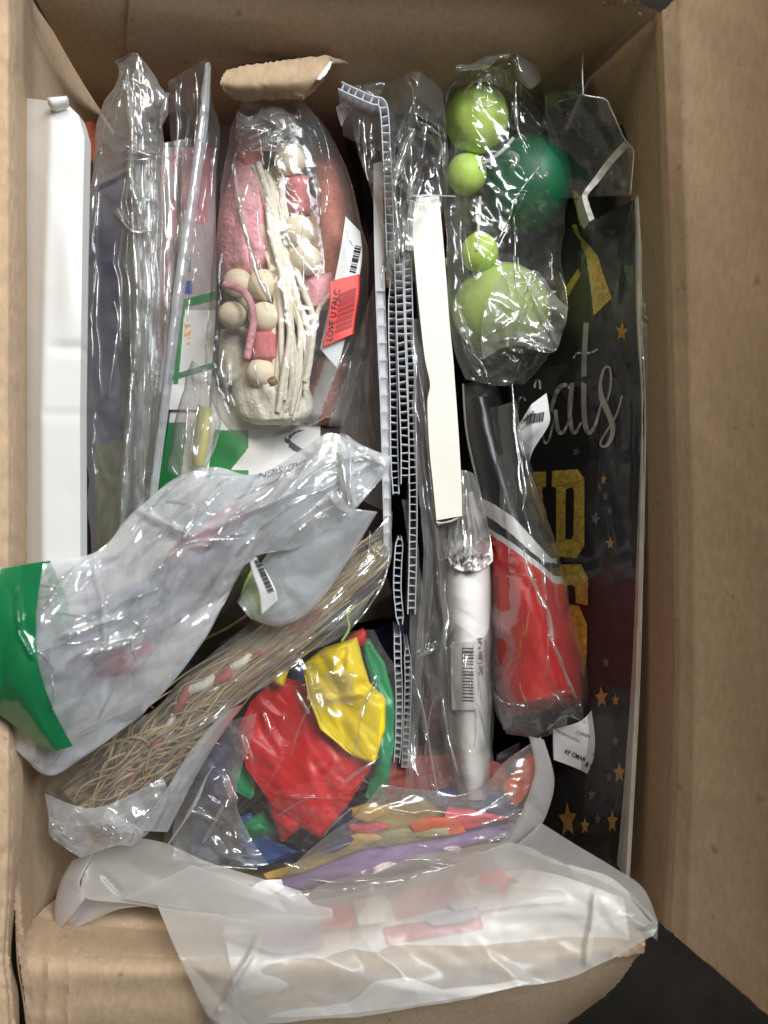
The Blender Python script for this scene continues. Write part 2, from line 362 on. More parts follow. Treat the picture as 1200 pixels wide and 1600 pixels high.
def loft(name, rails, mat, parent=None, step=4.0, smooth_u=True, smooth_v=False, bulge=0., power=.6, ends=0.0, back=0.,
         crump=(), creases=(), seed=1, edge=0., matf=None, thick=0., vert=True, drape=None, shade=True, zf=None, jag=0., jag0=True, xyamp=0., hold=.0):
    """surface through rails of (px,py,z); every rail has the same number of points"""
    rails = [np.asarray(r, float) for r in rails]
    if name in ('bag_film', 'wrap_film', 'roll_wrapping', 'pouch_film', 'sleeve_film') and not xyamp: xyamp = 4.0
    lenu = max(np.hypot(*np.diff(r[:, :2], axis=0).T).sum() for r in rails)
    lenv = np.mean([sum(np.hypot(*(rails[j + 1][i, :2] - rails[j][i, :2])) for j in range(len(rails) - 1)) for i in range(len(rails[0]))])
    nu = max(2, int(lenu / step)); nv = max(2, int(lenv / step))
    R = np.stack([catmull(r, nu, smooth_u) for r in rails], 0)            # rails,nu+1,3
    G = np.stack([catmull(R[:, i], nv, smooth_v) for i in range(nu + 1)], 0)  # nu+1,nv+1,3
    px, py, z = G[..., 0].copy(), G[..., 1].copy(), G[..., 2].copy()
    u, v = np.meshgrid(np.linspace(0, 1, nu + 1), np.linspace(0, 1, nv + 1), indexing='ij')
    prof = np.clip(4 * v * (1 - v), 0, 1) ** power
    if ends: prof = prof * np.clip(np.minimum(u, 1 - u) / ends, 0, 1) ** .5
    fade = hold + (1 - hold) * np.clip(np.minimum(np.minimum(u * lenu, (1 - u) * lenu), np.minimum(v * lenv, (1 - v) * lenv)) / 18., 0, 1) if (back or ends) else 1.
    dz = crumple(px, py, crump, seed) * fade + ridge(px, py, creases)
    top = z + bulge * prof + dz
    if zf is not None: top = top + zf(px, py, u, v)
    if drape is not None:
        for s in drape[0]:
            top = np.maximum(top, s.z(px, py) + drape[1]) if len(drape) < 3 else s.z(px, py) + drape[1]
    if jag:
        rng = np.random.RandomState(seed + 5); e = rng.uniform(-1, 1, px.shape) * jag
        m = np.zeros_like(px); m[0] = m[-1] = 1; m[:, 0] = 1 if jag0 else 0; m[:, -1] = 1
        px += e * m; py += rng.uniform(-1, 1, px.shape) * jag * m
    if xyamp:
        px += xyamp * facet(px / 37. + seed, py / 41., seed + 31) * (1 - 0 * u); py += xyamp * facet(px / 43., py / 35. + seed, seed + 57)
    S = Surf(); S.G = (px.copy(), py.copy(), top.copy()); S.px, S.py, S.top = px.ravel(), py.ravel(), top.ravel()
    def zq(x, y):
        x = np.asarray(x, float); y = np.asarray(y, float); o = np.empty(x.size)
        for a in range(0, x.size, 2000):
            xs, ys = x.ravel()[a:a + 2000], y.ravel()[a:a + 2000]
            d = (S.px[None] - xs[:, None]) ** 2 + (S.py[None] - ys[:, None]) ** 2
            k = min(3, S.px.size - 1); ix = np.argpartition(d, k, axis=1)[:, :k]
            dd = np.take_along_axis(d, ix, 1) + .05; w = 1 / dd
            o[a:a + 2000] = (S.top[ix] * w).sum(1) / w.sum(1)
        return o.reshape(x.shape)
    S.z = zq
    co = P(px.ravel(), py.ravel(), top.ravel()); N = co.shape[0]; W = nv + 1
    idx = np.arange(N).reshape(nu + 1, nv + 1)
    q = np.stack([idx[:-1, :-1], idx[1:, :-1], idx[1:, 1:], idx[:-1, 1:]], -1).reshape(-1, 4)
    # keep normals towards the camera
    a, b, c = co[q[len(q) // 2, 0]], co[q[len(q) // 2, 1]], co[q[len(q) // 2, 2]]
    if np.cross(b - a, c - b)[2] < 0: q = q[:, ::-1]; flip = True
    else: flip = False
    faces = q.tolist(); allco = [co]; su = lenu * .00035; sv = lenv * .00035
    uv = np.stack([u.ravel() * su, v.ravel() * sv], -1); uvs = [uv]
    mi = None
    if matf is not None:
        cx = px.ravel()[q].mean(1); cy = py.ravel()[q].mean(1); cu = u.ravel()[q].mean(1); cv = v.ravel()[q].mean(1)
        mi = np.asarray(matf(cx, cy, cu, cv), int).tolist()
    if thick or back:
        if thick:
            co2 = co.copy(); co2[:, 2] -= thick
        else:
            z2 = z - back * prof + crumple(px, py, crump, seed + 11) * fade * .6 - .0003
            co2 = P(px.ravel(), py.ravel(), z2.ravel())
        faces += (q[:, ::-1] + N).tolist(); allco.append(co2); uvs.append(uv)
        ring = list(idx[:-1, 0]) + list(idx[-1, :-1]) + list(idx[:0:-1, -1]) + list(idx[0, :0:-1])
        for k in range(len(ring)):
            a, b = int(ring[k]), int(ring[(k + 1) % len(ring)])
            f = [b, a, a + N, b + N]
            if flip: f = f[::-1]
            faces.append(f)
        if mi is not None: mi = mi + mi + [mi[0]] * len(ring)
    o = new_obj(name, np.concatenate(allco), faces, mat, parent, np.concatenate(uvs), mi, shade)
    if thick and thick > .0015:   # crisp rim where sheet meets its side
        es = o.modifiers.new('split', 'EDGE_SPLIT'); es.split_angle = math.radians(50)
    S.o = o
    return S

def tube(name, pts, r, mat, parent=None, sides=7, step=5., taper=None, wob=0., seed=0, join=None, drape=None):
    """round strand along (px,py,z) points, r in photo pixels"""
    pts = np.asarray(pts, float)
    L = np.hypot(*np.diff(pts[:, :2], axis=0).T).sum(); n = max(3, int(L / step))
    c = catmull(pts, n)
    if wob:
        rng = np.random.RandomState(seed); ph = rng.uniform(0, 6.28, 4)
        t = np.linspace(0, L, n + 1)
        c[:, 0] += wob * np.sin(t / 47 + ph[0]) + wob * .35 * np.sin(t / 17 + ph[1]); c[:, 1] += wob * np.sin(t / 53 + ph[2])
    if drape is not None:
        c[:, 2] = np.maximum(c[:, 2] * 0 - 9, drape[0].z(c[:, 0], c[:, 1]) + drape[1])
    w = P(c[:, 0], c[:, 1], c[:, 2])
    tan = np.gradient(w, axis=0); tan /= np.linalg.norm(tan, axis=1)[:, None] + 1e-9
    up = np.array([0, 0, 1.]); s = np.cross(tan, up); s /= np.linalg.norm(s, axis=1)[:, None] + 1e-9; t2 = np.cross(s, tan)
    rr = r * (H - c[:, 2]) / F
    tt = np.linspace(0, 1, n + 1)
    if taper: rr = rr * np.interp(tt, [0, .5, 1], taper)
    ang = np.linspace(0, 2 * math.pi, sides, endpoint=False)
    co = w[:, None] + rr[:, None, None] * (np.cos(ang)[None, :, None] * s[:, None] + np.sin(ang)[None, :, None] * t2[:, None])
    co = co.reshape(-1, 3); faces = []
    for i in range(n):
        for j in range(sides):
            k = (j + 1) % sides
            faces.append([i * sides + j, i * sides + k, (i + 1) * sides + k, (i + 1) * sides + j])
    faces.append(list(range(sides))[::-1]); faces.append([n * sides + j for j in range(sides)])
    uv = np.stack([np.repeat(tt * L * .00035, sides), np.tile(ang / 6.28 * .01, n + 1)], -1)
    if join is not None:
        o = join['n']; join['co'].append(co); join['f'] += [[a + o for a in f] for f in faces]; join['uv'].append(uv); join['n'] += len(co); return
    return new_obj(name, co, faces, mat, parent, uv)
def fold(pts, width, parent, seed=1, mat='bunched', name='pinched_fold', amp=1.6):
    """several layers of film pinched together in one long narrow fold"""
    c = catmull(pts, max(4, len(pts) * 2)); t = np.gradient(c[:, :2], axis=0); t /= np.linalg.norm(t, axis=1)[:, None] + 1e-9
    nn = np.stack([-t[:, 1], t[:, 0]], -1); w = width * (.35 + .65 * np.sin(np.linspace(.15, math.pi - .15, len(c)))) * (1 + .3 * np.sin(np.arange(len(c)) * 1.7 + seed))
    a, m, b = c.copy(), c.copy(), c.copy(); a[:, :2] += nn * w[:, None] / 2; b[:, :2] -= nn * w[:, None] / 2; m[:, 2] += .0022; a[:, 2] -= .001; b[:, 2] -= .001
    ang = math.degrees(math.atan2(c[-1, 1] - c[0, 1], c[-1, 0] - c[0, 0]))
    return loft(name, [a, m, b], M[mat], parent, step=2.0, crump=[(9, amp, ang, 3.0), (5, amp * .35, ang, 2)], seed=seed, xyamp=1.2)
def wrinkles(S, parent, n, seed=1, ulen=(.08, .3), dv=.05, w=(1.2, 3.2), mat='pinch', vr=(.06, .94), ur=(.03, .97), lift=.0007):
    """many small pinched creases standing up from a film surface"""
    rng = np.random.RandomState(seed); n = max(5, int(n * .8)); w = (w[0] * 1.2, w[1] * 1.7); gx, gy, gz = S.G; nu, nv = gx.shape; co = []; f = []; uv = []; base = 0
    for _ in range(n):
        L = rng.uniform(*ulen); u0 = rng.uniform(ur[0], max(ur[0] + .01, ur[1] - L)); v0 = rng.uniform(*vr); k = max(5, int(L * nu / 1.6))
        t = np.linspace(0, 1, k); uu = np.clip(u0 + L * t, 0, 1) * (nu - 1); vv = np.clip(v0 + rng.uniform(-dv, dv) * .8 * t + dv * .10 * np.sin(t * rng.uniform(1, 4) + rng.uniform(0, 6)) + dv * .12 * (rng.rand() > .5) * np.abs(t - rng.uniform(.3, .7)), .01, .99) * (nv - 1)
        i = uu.round().astype(int); j = vv.round().astype(int)
        def lerp(g):
            a = np.clip(uu.astype(int), 0, nu - 2); b = np.clip(vv.astype(int), 0, nv - 2); fa, fb = uu - a, vv - b
            return g[a, b] * (1 - fa) * (1 - fb) + g[a + 1, b] * fa * (1 - fb) + g[a, b + 1] * (1 - fa) * fb + g[a + 1, b + 1] * fa * fb
        x, y, z = lerp(gx), lerp(gy), lerp(gz) + lift
        tx, ty = np.gradient(x), np.gradient(y); l = np.hypot(tx, ty) + 1e-6; nx, ny_ = -ty / l, tx / l
        wd = rng.uniform(*w) * np.sin(np.clip(t, .04, .96) * math.pi) ** .6 * (1 + .35 * np.sin(t * 17 + rng.uniform(0, 6)))
        side = rng.choice([-1, 1])
        P3 = [P(x + nx * wd / 2, y + ny_ * wd / 2, z - .0004), P(x + side * nx * wd * .15, y + side * ny_ * wd * .15, z + .0003 + .0004 * wd / 3), P(x - nx * wd / 2, y - ny_ * wd / 2, z - .0004)]
        co.append(np.concatenate(P3)); uv.append(np.stack([np.tile(t * L * .1, 3), np.repeat([0, .001, .002], k)], -1))
        for r_ in (0, 1):
            for q in range(k - 1): f.append([base + r_ * k + q, base + r_ * k + q + 1, base + (r_ + 1) * k + q + 1, base + (r_ + 1) * k + q])
        base += 3 * k
    o = new_obj('fine_creases', np.concatenate(co), f, M[mat], parent, np.concatenate(uv))
    o['kind'] = 'stuff'
    return o
def J(): return dict(co=[], f=[], uv=[], n=0)
def joined(name, j, mat, parent): return new_obj(name, np.concatenate(j['co']), j['f'], mat, parent, np.concatenate(j['uv']))

def poly(name, pts, zf, mat, parent, off=.0006, sub=None):
    """flat print cut to an outline in photo pixels, laid on a surface"""
    pts = np.asarray(pts, float)
    tr = tessellate_polygon([[Vector((x, y, 0)) for x, y in pts]])
    z = np.array([zf(x, y) for x, y in pts]) + off if not isinstance(zf, Surf) else zf.z(pts[:, 0], pts[:, 1]) + off
    top = P(pts[:, 0], pts[:, 1], z); bot = top.copy(); bot[:, 2] -= off * .7
    n = len(pts); co = np.concatenate([top, bot]); f = []
    for t in tr:
        a, b, c = [top[i] for i in t]
        f.append(list(t) if np.cross(b - a, c - a)[2] > 0 else list(t)[::-1])
    for i in range(n): f.append([i, (i + 1) % n, (i + 1) % n + n, i + n])
    return new_obj(name, co, f, mat, parent, smooth=False)

def star_pts(cx, cy, r, rot=0., inner=.42, sx=1., sy=1.):
    return [(cx + sx * (r if k % 2 == 0 else r * inner) * math.sin(rot + k * math.pi / 5),
             cy - sy * (r if k % 2 == 0 else r * inner) * math.cos(rot + k * math.pi / 5)) for k in range(10)]

def stroke(name, pts, widths, zf, mat, parent, off=.0007):
    """pen stroke of changing width laid on a surface"""
    n = (len(pts) - 1) * 8; c = catmull([(x, y, 0) for x, y in pts], n); w = np.interp(np.linspace(0, 1, n + 1), np.linspace(0, 1, len(widths)), widths)
    t = np.gradient(c[:, :2], axis=0); t /= np.linalg.norm(t, axis=1)[:, None] + 1e-9; nn = np.stack([-t[:, 1], t[:, 0]], -1)
    a = c[:, :2] + nn * w[:, None] / 2; b = c[:, :2] - nn * w[:, None] / 2
    pa = np.concatenate([a, b]); z = (zf.z(pa[:, 0], pa[:, 1]) if isinstance(zf, Surf) else np.array([zf(x, y) for x, y in pa])) + off
    co = P(pa[:, 0], pa[:, 1], z); m = n + 1
    f = [[i, i + 1, m + i + 1, m + i] for i in range(n)]
    return new_obj(name, co, f, mat, parent)

def text(name, s, org, ux, uy, zf, mat, parent, off=.0007, bold=0.):
    cu = bpy.data.curves.new('t', 'FONT'); cu.body = s; cu.size = 1.0; cu.offset = bold; cu.resolution_u = 3
    o = bpy.data.objects.new('t', cu); COL.objects.link(o)
    dg = bpy.context.evaluated_depsgraph_get(); me = bpy.data.meshes.new_from_object(o.evaluated_get(dg))
    co = np.array([v.co[:] for v in me.vertices]); f = [list(p.vertices) for p in me.polygons]
    bpy.data.objects.remove(o); bpy.data.curves.remove(cu); bpy.data.meshes.remove(me)
    if len(co) == 0: return
    px = org[0] + co[:, 0] * ux[0] + co[:, 1] * uy[0]; py = org[1] + co[:, 0] * ux[1] + co[:, 1] * uy[1]
    z = (zf.z(px, py) if isinstance(zf, Surf) else np.array([zf(a, b) for a, b in zip(px, py)])) + off
    return new_obj(name, P(px, py, z), f, mat, parent, smooth=False)

def bars(name, org, along, across, widths, zf, mat, parent, off=.0007):
    """barcode: bars laid one after another along a direction"""
    co = []; f = []; t = 0.
    for k, w in enumerate(widths):
        if k % 2 == 0:
            base = len(co)
            for (a, b) in ((t, 0), (t + w, 0), (t + w, 1), (t, 1)):
                co.append((org[0] + along[0] * a + across[0] * b, org[1] + along[1] * a + across[1] * b))
            f.append([base, base + 1, base + 2, base + 3])
        t += w
    co = np.array(co); z = (zf.z(co[:, 0], co[:, 1]) if isinstance(zf, Surf) else np.array([zf(a, b) for a, b in co])) + off
    return new_obj(name, P(co[:, 0], co[:, 1], z), f, mat, parent, smooth=False)

def ball(name, px, py, z, rx, ry, mat, parent=None, rz=None, seed=0, lump=.0, seg=28, knot=None):
    s = (H - z) / F; co = []; f = []
    c = P(np.float64(px), np.float64(py), np.float64(z)); rng = np.random.RandomState(seed); ph = rng.uniform(0, 6, 6)
    rz = rz or (rx + ry) / 2
    for i in range(seg + 1):
        th = math.pi * i / seg
        for j in range(seg * 2):
            a = math.pi * j / seg
            x, y, zz = math.sin(th) * math.cos(a), math.sin(th) * math.sin(a), math.cos(th)
            k = 1 + lump * (math.sin(3 * x + ph[0]) * math.sin(3 * y + ph[1]) + .5 * math.sin(6 * zz + ph[2] + 4 * x))
            co.append((c[0] + x * rx * s * k, c[1] + y * ry * s * k, c[2] + zz * rz * s * k))
    W = seg * 2
    for i in range(seg):
        for j in range(W):
            k = (j + 1) % W
            if i == 0: f.append([0, (i + 1) * W + j, (i + 1) * W + k])
            elif i == seg - 1: f.append([i * W + j, (i + 1) * W, i * W + k])
            else: f.append([i * W + j, (i + 1) * W + j, (i + 1) * W + k, i * W + k])
    return new_obj(name, co, f, mat, parent)

# ------------------------------------------------------------------ setting: floor under the box
g = new_obj('ground', [(-3, -3, -.30), (3, -3, -.30), (3, 3, -.30), (-3, 3, -.30)], [[0, 1, 2, 3]], M['ground'])
g['kind'] = 'structure'

# ------------------------------------------------------------------ the cardboard box
box = thing('cardboard_box', 'open brown cardboard box with folded-out flaps holding all the party goods', 'box', 600, 800, -.29)
T = .003
loft('box_bottom', [[(250, 250, -.284), (250, 1250, -.284)], [(820, 250, -.284), (820, 1250, -.284)]], M['card'], box, step=40, thick=.003)
# left wall: rolled rim, then straight down
ys = [-60, 120, 300, 500, 700, 900, 1100, 1280, 1400, 1500, 1560, 1640]
rimx = [30, 30, 30, 31, 31, 30, 29, 26, 24, 27, 36, 46]
def rr(xs, z): return [(x, y, z) for x, y in zip(xs, ys)]
def low(z, x0=-.168):
    return [(600 + x0 * F / (H - z), 800 + (y - 800) * .36 / (H - z) * 1.0, z) for y in ys]
loft('wall', [[(x - (8 if y < 1350 else 1), y, .0625) for x, y in zip(rimx, ys)], rr(rimx, .0645), [(x + 7, y, .058) for x, y in zip(rimx, ys)], low(.03, -.1765), low(-.06, -.176), low(-.28, -.170)],
     M['card'], box, step=9, crump=[(60, .5, 90, 3)], seed=3)
# left flap folded outward
fl = [(-140, .098), (-60, .090), (2, .080), (16, .0765), (27, .0655)]
cut = [0, 0, 0, 0, 0, 0, 0, 0, -4, -9, -2, -1]
loft('flap', [[(x + (c if x > 0 else 0), y, z) for c, y in zip(cut, ys)] for x, z in fl[:4]] + [[(x + c * 1.6 + (3 if y < 1390 else 0), y, z) for c, y in zip(cut, ys)] for x, z in fl[4:]],
     M['card'], box, step=7, smooth_v=True, crump=[(14, .9, 0, 1), (70, .6, 90, 2)], seed=8, thick=.003)
# back wall in two sheets that overlap at the glued seam
def backw(a, b, off):
    # a,b : (top x, top y, mid x, mid y)
    return [[(a[0], a[1], .0600 + off), (a[2], a[3], -.02 + off), (a[4], a[5], -.28 + off)], [(b[0], b[1], .06 + off), (b[2], b[3], -.02 + off), (b[4], b[5], -.28 + off)]]
r0 = [(27, -58, .06), (130, 130, -.02), (310, 400, -.28)]
r1 = [(206, -50, .06), (212, 150, -.02), (360, 400, -.28)]
loft('wall', [r0, r1], M['card_x'], box, step=14, crump=[(90, .8, 0, 2)], seed=5)
r2 = [(206, -50, .064), (211, 152, -.0185), (360, 402, -.278)]
r3 = [(560, -30, .064), (575, 165, -.0185), (590, 402, -.278)]
r4 = [(850, -12, .064), (800, 168, -.0185), (740, 402, -.278)]
r5 = [(1016, 18, .064), (918, 124, -.0185), (800, 402, -.278)]
loft('wall', [r2, r3, r4, r5], M['card_x'], box, step=10, smooth_v=True, crump=[(110, 1.0, 0, 2)], seed=6, thick=.003)
# right wall
loft('wall', [[(1027, 24, .062), (1037, 300, .062), (1046, 600, .062), (1052, 900, .062), (1052, 1200, .062), (1042, 1452, .062)],
              [(1012, 36, .052), (1026, 302, .052), (1036, 600, .052), (1041, 900, .052), (1040, 1200, .052), (1030, 1440, .052)],
              [(922, 122, -.018), (962, 320, -.018), (972, 600, -.018), (976, 900, -.018), (972, 1180, -.018), (962, 1380, -.018)],
              [(800, 400, -.28), (826, 500, -.28), (832, 700, -.28), (832, 900, -.28), (828, 1100, -.28), (815, 1200, -.28)]],
     M['card'], box, step=9, crump=[(80, .8, 90, 3)], seed=12)
# pressed corner crease
loft('corner_fold', [[(1030, 18, .0665), (975, 66, .034), (914, 128, -.010)], [(1018, 14, .0655), (962, 56, .034), (903, 112, -.010)]], M['card'], box, step=6, bulge=.003, crump=[(20, .5, 0, 1)], seed=4)
# right flap, opened outward and standing a little up
loft('flap', [[(1026, 22, .0625), (1037, 300, .0625), (1046, 600, .0625), (1053, 900, .0625), (1052, 1200, .0625), (1040, 1450, .0625)],
              [(1034, 18, .0665), (1045, 300, .0665), (1054, 600, .0665), (1061, 900, .0665), (1060, 1200, .0665), (1048, 1456, .0665)],
              [(1062, -8, .0755), (1070, 300, .0755), (1078, 600, .0755), (1084, 900, .0755), (1083, 1200, .0755), (1073, 1478, .0755)],
              [(1210, -140, .112), (1215, 250, .112), (1215, 600, .112), (1215, 900, .112), (1215, 1250, .112), (1210, 1594, .112)],
              [(1330, -260, .150), (1330, 200, .150), (1330, 600, .150), (1330, 900, .150), (1330, 1300, .150), (1330, 1720, .150)]],
     M['card'], box, step=6, crump=[(160, 1.5, 60, 2), (40, .25, 20, 2)], seed=21, thick=.0035, jag=.9, jag0=False)
# near wall and its flap hanging outward
ny = [(60, 1505), (250, 1500), (500, 1492), (780, 1484), (1004, 1470)]
def nrow(dy, z, k=1.0): return [(600 + (x - 600) * k, 800 + (y - 800) * k + dy, z) for x, y in ny]
NW = [[(300, 1171, -.28), (350, 1171, -.28), (500, 1171, -.28), (650, 1171, -.28), (780, 1171, -.28)],
      [(112, 1380, -.02), (250, 1388, -.02), (480, 1388, -.02), (700, 1388, -.02), (900, 1388, -.02)],
      [(50, 1440, .034), (250, 1460, .030), (500, 1456, .030), (780, 1450, .030), (985, 1446, .040)],
      [(35, 1500, .0635), (250, 1506, .060), (500, 1498, .060), (780, 1490, .060), (1008, 1474, .060)],
      [(42, 1560, .0622), (250, 1550, .060), (500, 1540, .060), (780, 1532, .058), (990, 1502, .054)],
      [(52, 1630, .054), (250, 1620, .050), (500, 1610, .048), (760, 1600, .038), (952, 1550, .036)],
      [(70, 1780, .01), (250, 1770, .01), (500, 1750, .0), (730, 1720, -.01), (868, 1612, .0)]]
loft('wall', NW, M['card_x'], box, step=7, smooth_v=True, crump=[(120, 1.2, 10, 2), (30, .3, 0, 2)], seed=33, thick=.003, jag=1.0, jag0=False, creases=[(112, 1420, 104, 1640, 6, 1.4), (78, 1440, 72, 1640, 9, 1.6)])
loft('torn_edge', [[(958, 1478, .0622), (985, 1470, .0622), (1002, 1474, .0622), (1008, 1484, .061)], [(956, 1496, .0622), (980, 1494, .0622), (998, 1490, .0618), (1006, 1490, .060)]], M['card_in'], box, step=2.5, jag=1.2, crump=[(8, .8, 0, 1.5)], seed=36)
# gusset that joins left wall and near flap, torn along its left side
loft('torn_edge', [[(24, 1385, .064), (23, 1420, .065), (27, 1470, .065), (33, 1520, .065), (38, 1560, .064), (48, 1640, .058)], [(31, 1380, .0650), (33, 1420, .0655), (38, 1470, .0655), (44, 1520, .0655), (50, 1560, .0645), (62, 1640, .058)]], M['card_in'], box, step=3, crump=[(10, .8, 80, 2)], seed=37, jag=1.6)
loft('torn_edge', [[(2, 1400, .075), (0, 1460, .075), (2, 1530, .075), (6, 1600, .074)], [(13, 1400, .0745), (12, 1460, .0745), (17, 1535, .0745), (24, 1600, .0735)]], M['card_in'], box, step=3, crump=[(10, .9, 80, 2)], seed=38, jag=1.6)

# torn rim at the far right corner
loft('torn_edge', [[(930, -14, .070), (965, -6, .071), (1000, 4, .072), (1026, 20, .070)], [(945, 6, .067), (975, 9, .068), (1000, 22, .068), (1022, 30, .066)]], M['card_in'], box, step=3, crump=[(12, 1.2, 0, 1)], seed=41, thick=.0025, jag=1.5)
# half-punched hand hole flap
loft('handle_flap', [[(352, 112, .030), (372, 104, .031), (410, 99, .031), (450, 93, .031), (505, 87, .030), (518, 90, .028)],
                     [(344, 128, .030), (372, 132, .031), (410, 130, .031), (450, 128, .031), (494, 122, .030), (512, 106, .028)],
                     [(352, 142, .027), (374, 152, .024), (412, 150, .024), (450, 149, .024), (474, 149, .024), (500, 126, .025)]], M['card'], box, step=3, smooth_v=True, crump=[(60, .9, 0, 2), (12, .35, 0, 1)], seed=43, thick=.0035, jag=1.4)
loft('torn_paper', [[(508, 92, .028), (504, 108, .030), (494, 124, .032)], [(519, 96, .029), (512, 112, .031), (500, 124, .032)]], M['white_paper'], box, step=3, jag=.7, thick=.0005, seed=44)
loft('torn_paper', [[(515, 88, .028), (532, 92, .024), (548, 97, .020)], [(516, 98, .027), (532, 99, .023), (547, 99, .020)]], M['card_in'], box, step=3, jag=1.0, thick=.0008, seed=45)
poly('hand_hole_dark', [(350, 112), (372, 102), (410, 96), (450, 91), (508, 84), (520, 88), (500, 100), (400, 108), (360, 118)], lambda x, y: .021, M['black'], box)  # flat black piece drawn for the darkness inside the slot

# ------------------------------------------------------------------ 1 white carton against the left wall
wb = thing('white_carton', 'long flat white carton standing on edge against the left box wall', 'carton', 85, 500, -.2)
wbr = [[(41, 153, .048), (38, 172, .048), (38, 220, .048), (37, 400, .048), (36, 650, .048), (37, 960, .048)],
       [(80, 158, .0605), (80, 182, .0605), (79, 225, .0605), (72, 400, .0605), (66, 650, .0605), (68, 960, .0605)],
       [(105, 163, .0585), (123, 180, .0585), (132, 214, .0585), (128, 400, .0585), (125, 650, .0585), (126, 960, .0585)]]
dent = lambda px, py, u, v: -.0018 * np.exp(-((py - 545) / 9.) ** 2) * np.clip((px - 70) / 30, 0, 1) + .0022 * np.exp(-((px - 108) / 20.) ** 2 - ((py - 440) / 80.) ** 2) - .0018 * np.exp(-((py - 648) / 3.) ** 2) * (px > 66)
loft('carton_body', wbr, M['white_card'], wb, step=4, crump=[(120, 1.0, 60, 1.5), (45, .25, 20, 1)], seed=51, thick=.008, zf=dent, smooth_u=False)
loft('end_tab', [[(73, 153, .065), (80, 152, .066), (104, 150, .064)], [(76, 166, .062), (84, 168, .064), (104, 164, .062)]], M['white_card'], wb, step=2.5, thick=.0025, bulge=.001)

# ------------------------------------------------------------------ 2 navy pack, clear bag, stiff sleeve
nv_ = thing('navy_pack', 'dark navy folded fabric pack wedged beside the white carton', 'fabric pack', 155, 600, -.2)
loft('fabric_fold', [[(131, 270, -.020), (126, 420, -.016), (123, 650, -.016), (124, 900, -.016)], [(150, 240, -.016), (150, 420, -.008), (148, 650, -.006), (146, 900, -.006)], [(182, 205, -.03), (172, 420, -.02), (172, 600, -.02), (170, 900, -.02)], [(238, 200, -.045), (205, 420, -.04), (205, 600, -.04), (200, 900, -.04)]],
     [M['navy'], M['plum'], M['olive']], nv_, step=5, crump=[(40, 3, 80, 3)], seed=61, thick=.12,
     matf=lambda x, y, u, v: np.where((y > 690) & (x > 150), 2, np.where((x > 188) | (y < 280), 1, 0)))  # plum top reaches up as a dark cover over the lit wall corner
tag(loft('orange_packet', [[(128, 190, -.04), (126, 256, -.04)], [(158, 190, -.045), (156, 256, -.045)]], M['orange'], None, step=6, crump=[(20, 2, 0, 1)], thick=.03).o,
    'small orange packet deep behind the top of the white carton', 'packet')

cb = thing('clear_bag', 'tall crumpled clear bag gathered and twisted, between white carton and sleeve', 'bag', 200, 450, -.02)
bagC = loft('bag_film', [[(180, 92, .028), (186, 120, .026), (160, 170, .018), (146, 250, .010), (133, 380, .006), (130, 560, .004), (136, 720, .004), (146, 900, .004)],
                         [(210, 80, .032), (205, 130, .032), (205, 190, .030), (204, 260, .026), (206, 380, .022), (208, 560, .020), (196, 720, .018), (186, 900, .018)],
                         [(232, 96, .028), (262, 150, .026), (258, 190, .020), (256, 250, .012), (262, 380, .008), (252, 560, .006), (240, 720, .006), (225, 900, .006)]],
             M['clear_long'], cb, step=2.6, smooth_v=True, crump=[(34, 3.2, 84, 3.2), (13, .9, 80, 2.5)], seed=71, back=.02, bulge=.002,
             creases=[(196, 110, 203, 200, 6, 3), (203, 200, 206, 330, 7, 5), (206, 330, 212, 400, 7, 5), (212, 400, 214, 520, 8, 6), (214, 520, 202, 640, 8, 6), (202, 640, 186, 880, 8, 6),
                      (190, 235, 262, 246, 5, 3), (150, 290, 200, 262, 5, 3), (182, 330, 215, 362, 6, 4), (215, 362, 240, 358, 5, 3)])
fold([(198, 108, .036), (200, 150, .036), (206, 200, .038), (204, 262, .036), (207, 330, .034)], 9, cb, 1)
fold([(205, 270, .036), (212, 310, .036), (226, 352, .034)], 7, cb, 2)
fold([(206, 330, .034), (211, 400, .032), (214, 480, .032), (211, 560, .030), (204, 610, .030)], 13, cb, 3)
fold([(204, 600, .031), (201, 660, .030), (194, 740, .028), (190, 800, .026), (186, 880, .026)], 12, cb, 4)
fold([(184, 324, .030), (192, 345, .032), (208, 362, .034), (238, 359, .030)], 7, cb, 5)
fold([(193, 228, .034), (215, 236, .034), (243, 245, .030)], 5, cb, 6)
fold([(193, 248, .032), (215, 250, .032), (243, 246, .030)], 4, cb, 7)
fold([(240, 245, .032), (262, 247, .032), (286, 244, .034)], 3, cb, 8)
fold([(262, 145, .030), (256, 175, .030), (250, 200, .028)], 11, cb, 9)
fold([(178, 470, .018), (184, 500, .018), (180, 540, .018), (170, 620, .016)], 4, cb, 10)

cb2 = thing('striped_packet', 'slim cellophane packet with thin lengthwise ribs and beige pink print', 'packet', 245, 480, -.03)
loft('packet_body', [[(215, 300, -.03), (214, 600, -.03), (200, 880, -.03)], [(280, 230, -.025), (264, 600, -.03), (228, 880, -.03)]],
     [M['plum'], M['mauve'], M['pinkp'], M['lilac']], cb2, step=4, crump=[(20, 2.5, 86, 5)], seed=75, thick=.1,
     matf=lambda x, y, u, v: np.where((v > .55) & (y < 560), np.where(facet(x / 9., y / 40., 3) > .1, 2, 1), np.where(facet(x / 8., y / 60., 5) > .25, 3, 0)))
W_rib = loft('rib_film', [[(222, 230, .006), (222, 420, .006), (216, 600, .004), (206, 880, .002)], [(300, 215, .004), (276, 420, .004), (256, 600, .004), (232, 880, .0)]],
     M['cloudy'], cb2, step=2.4, crump=[(9, 1.6, 88, 12), (30, 1.5, 80, 3)], seed=76, bulge=.006)

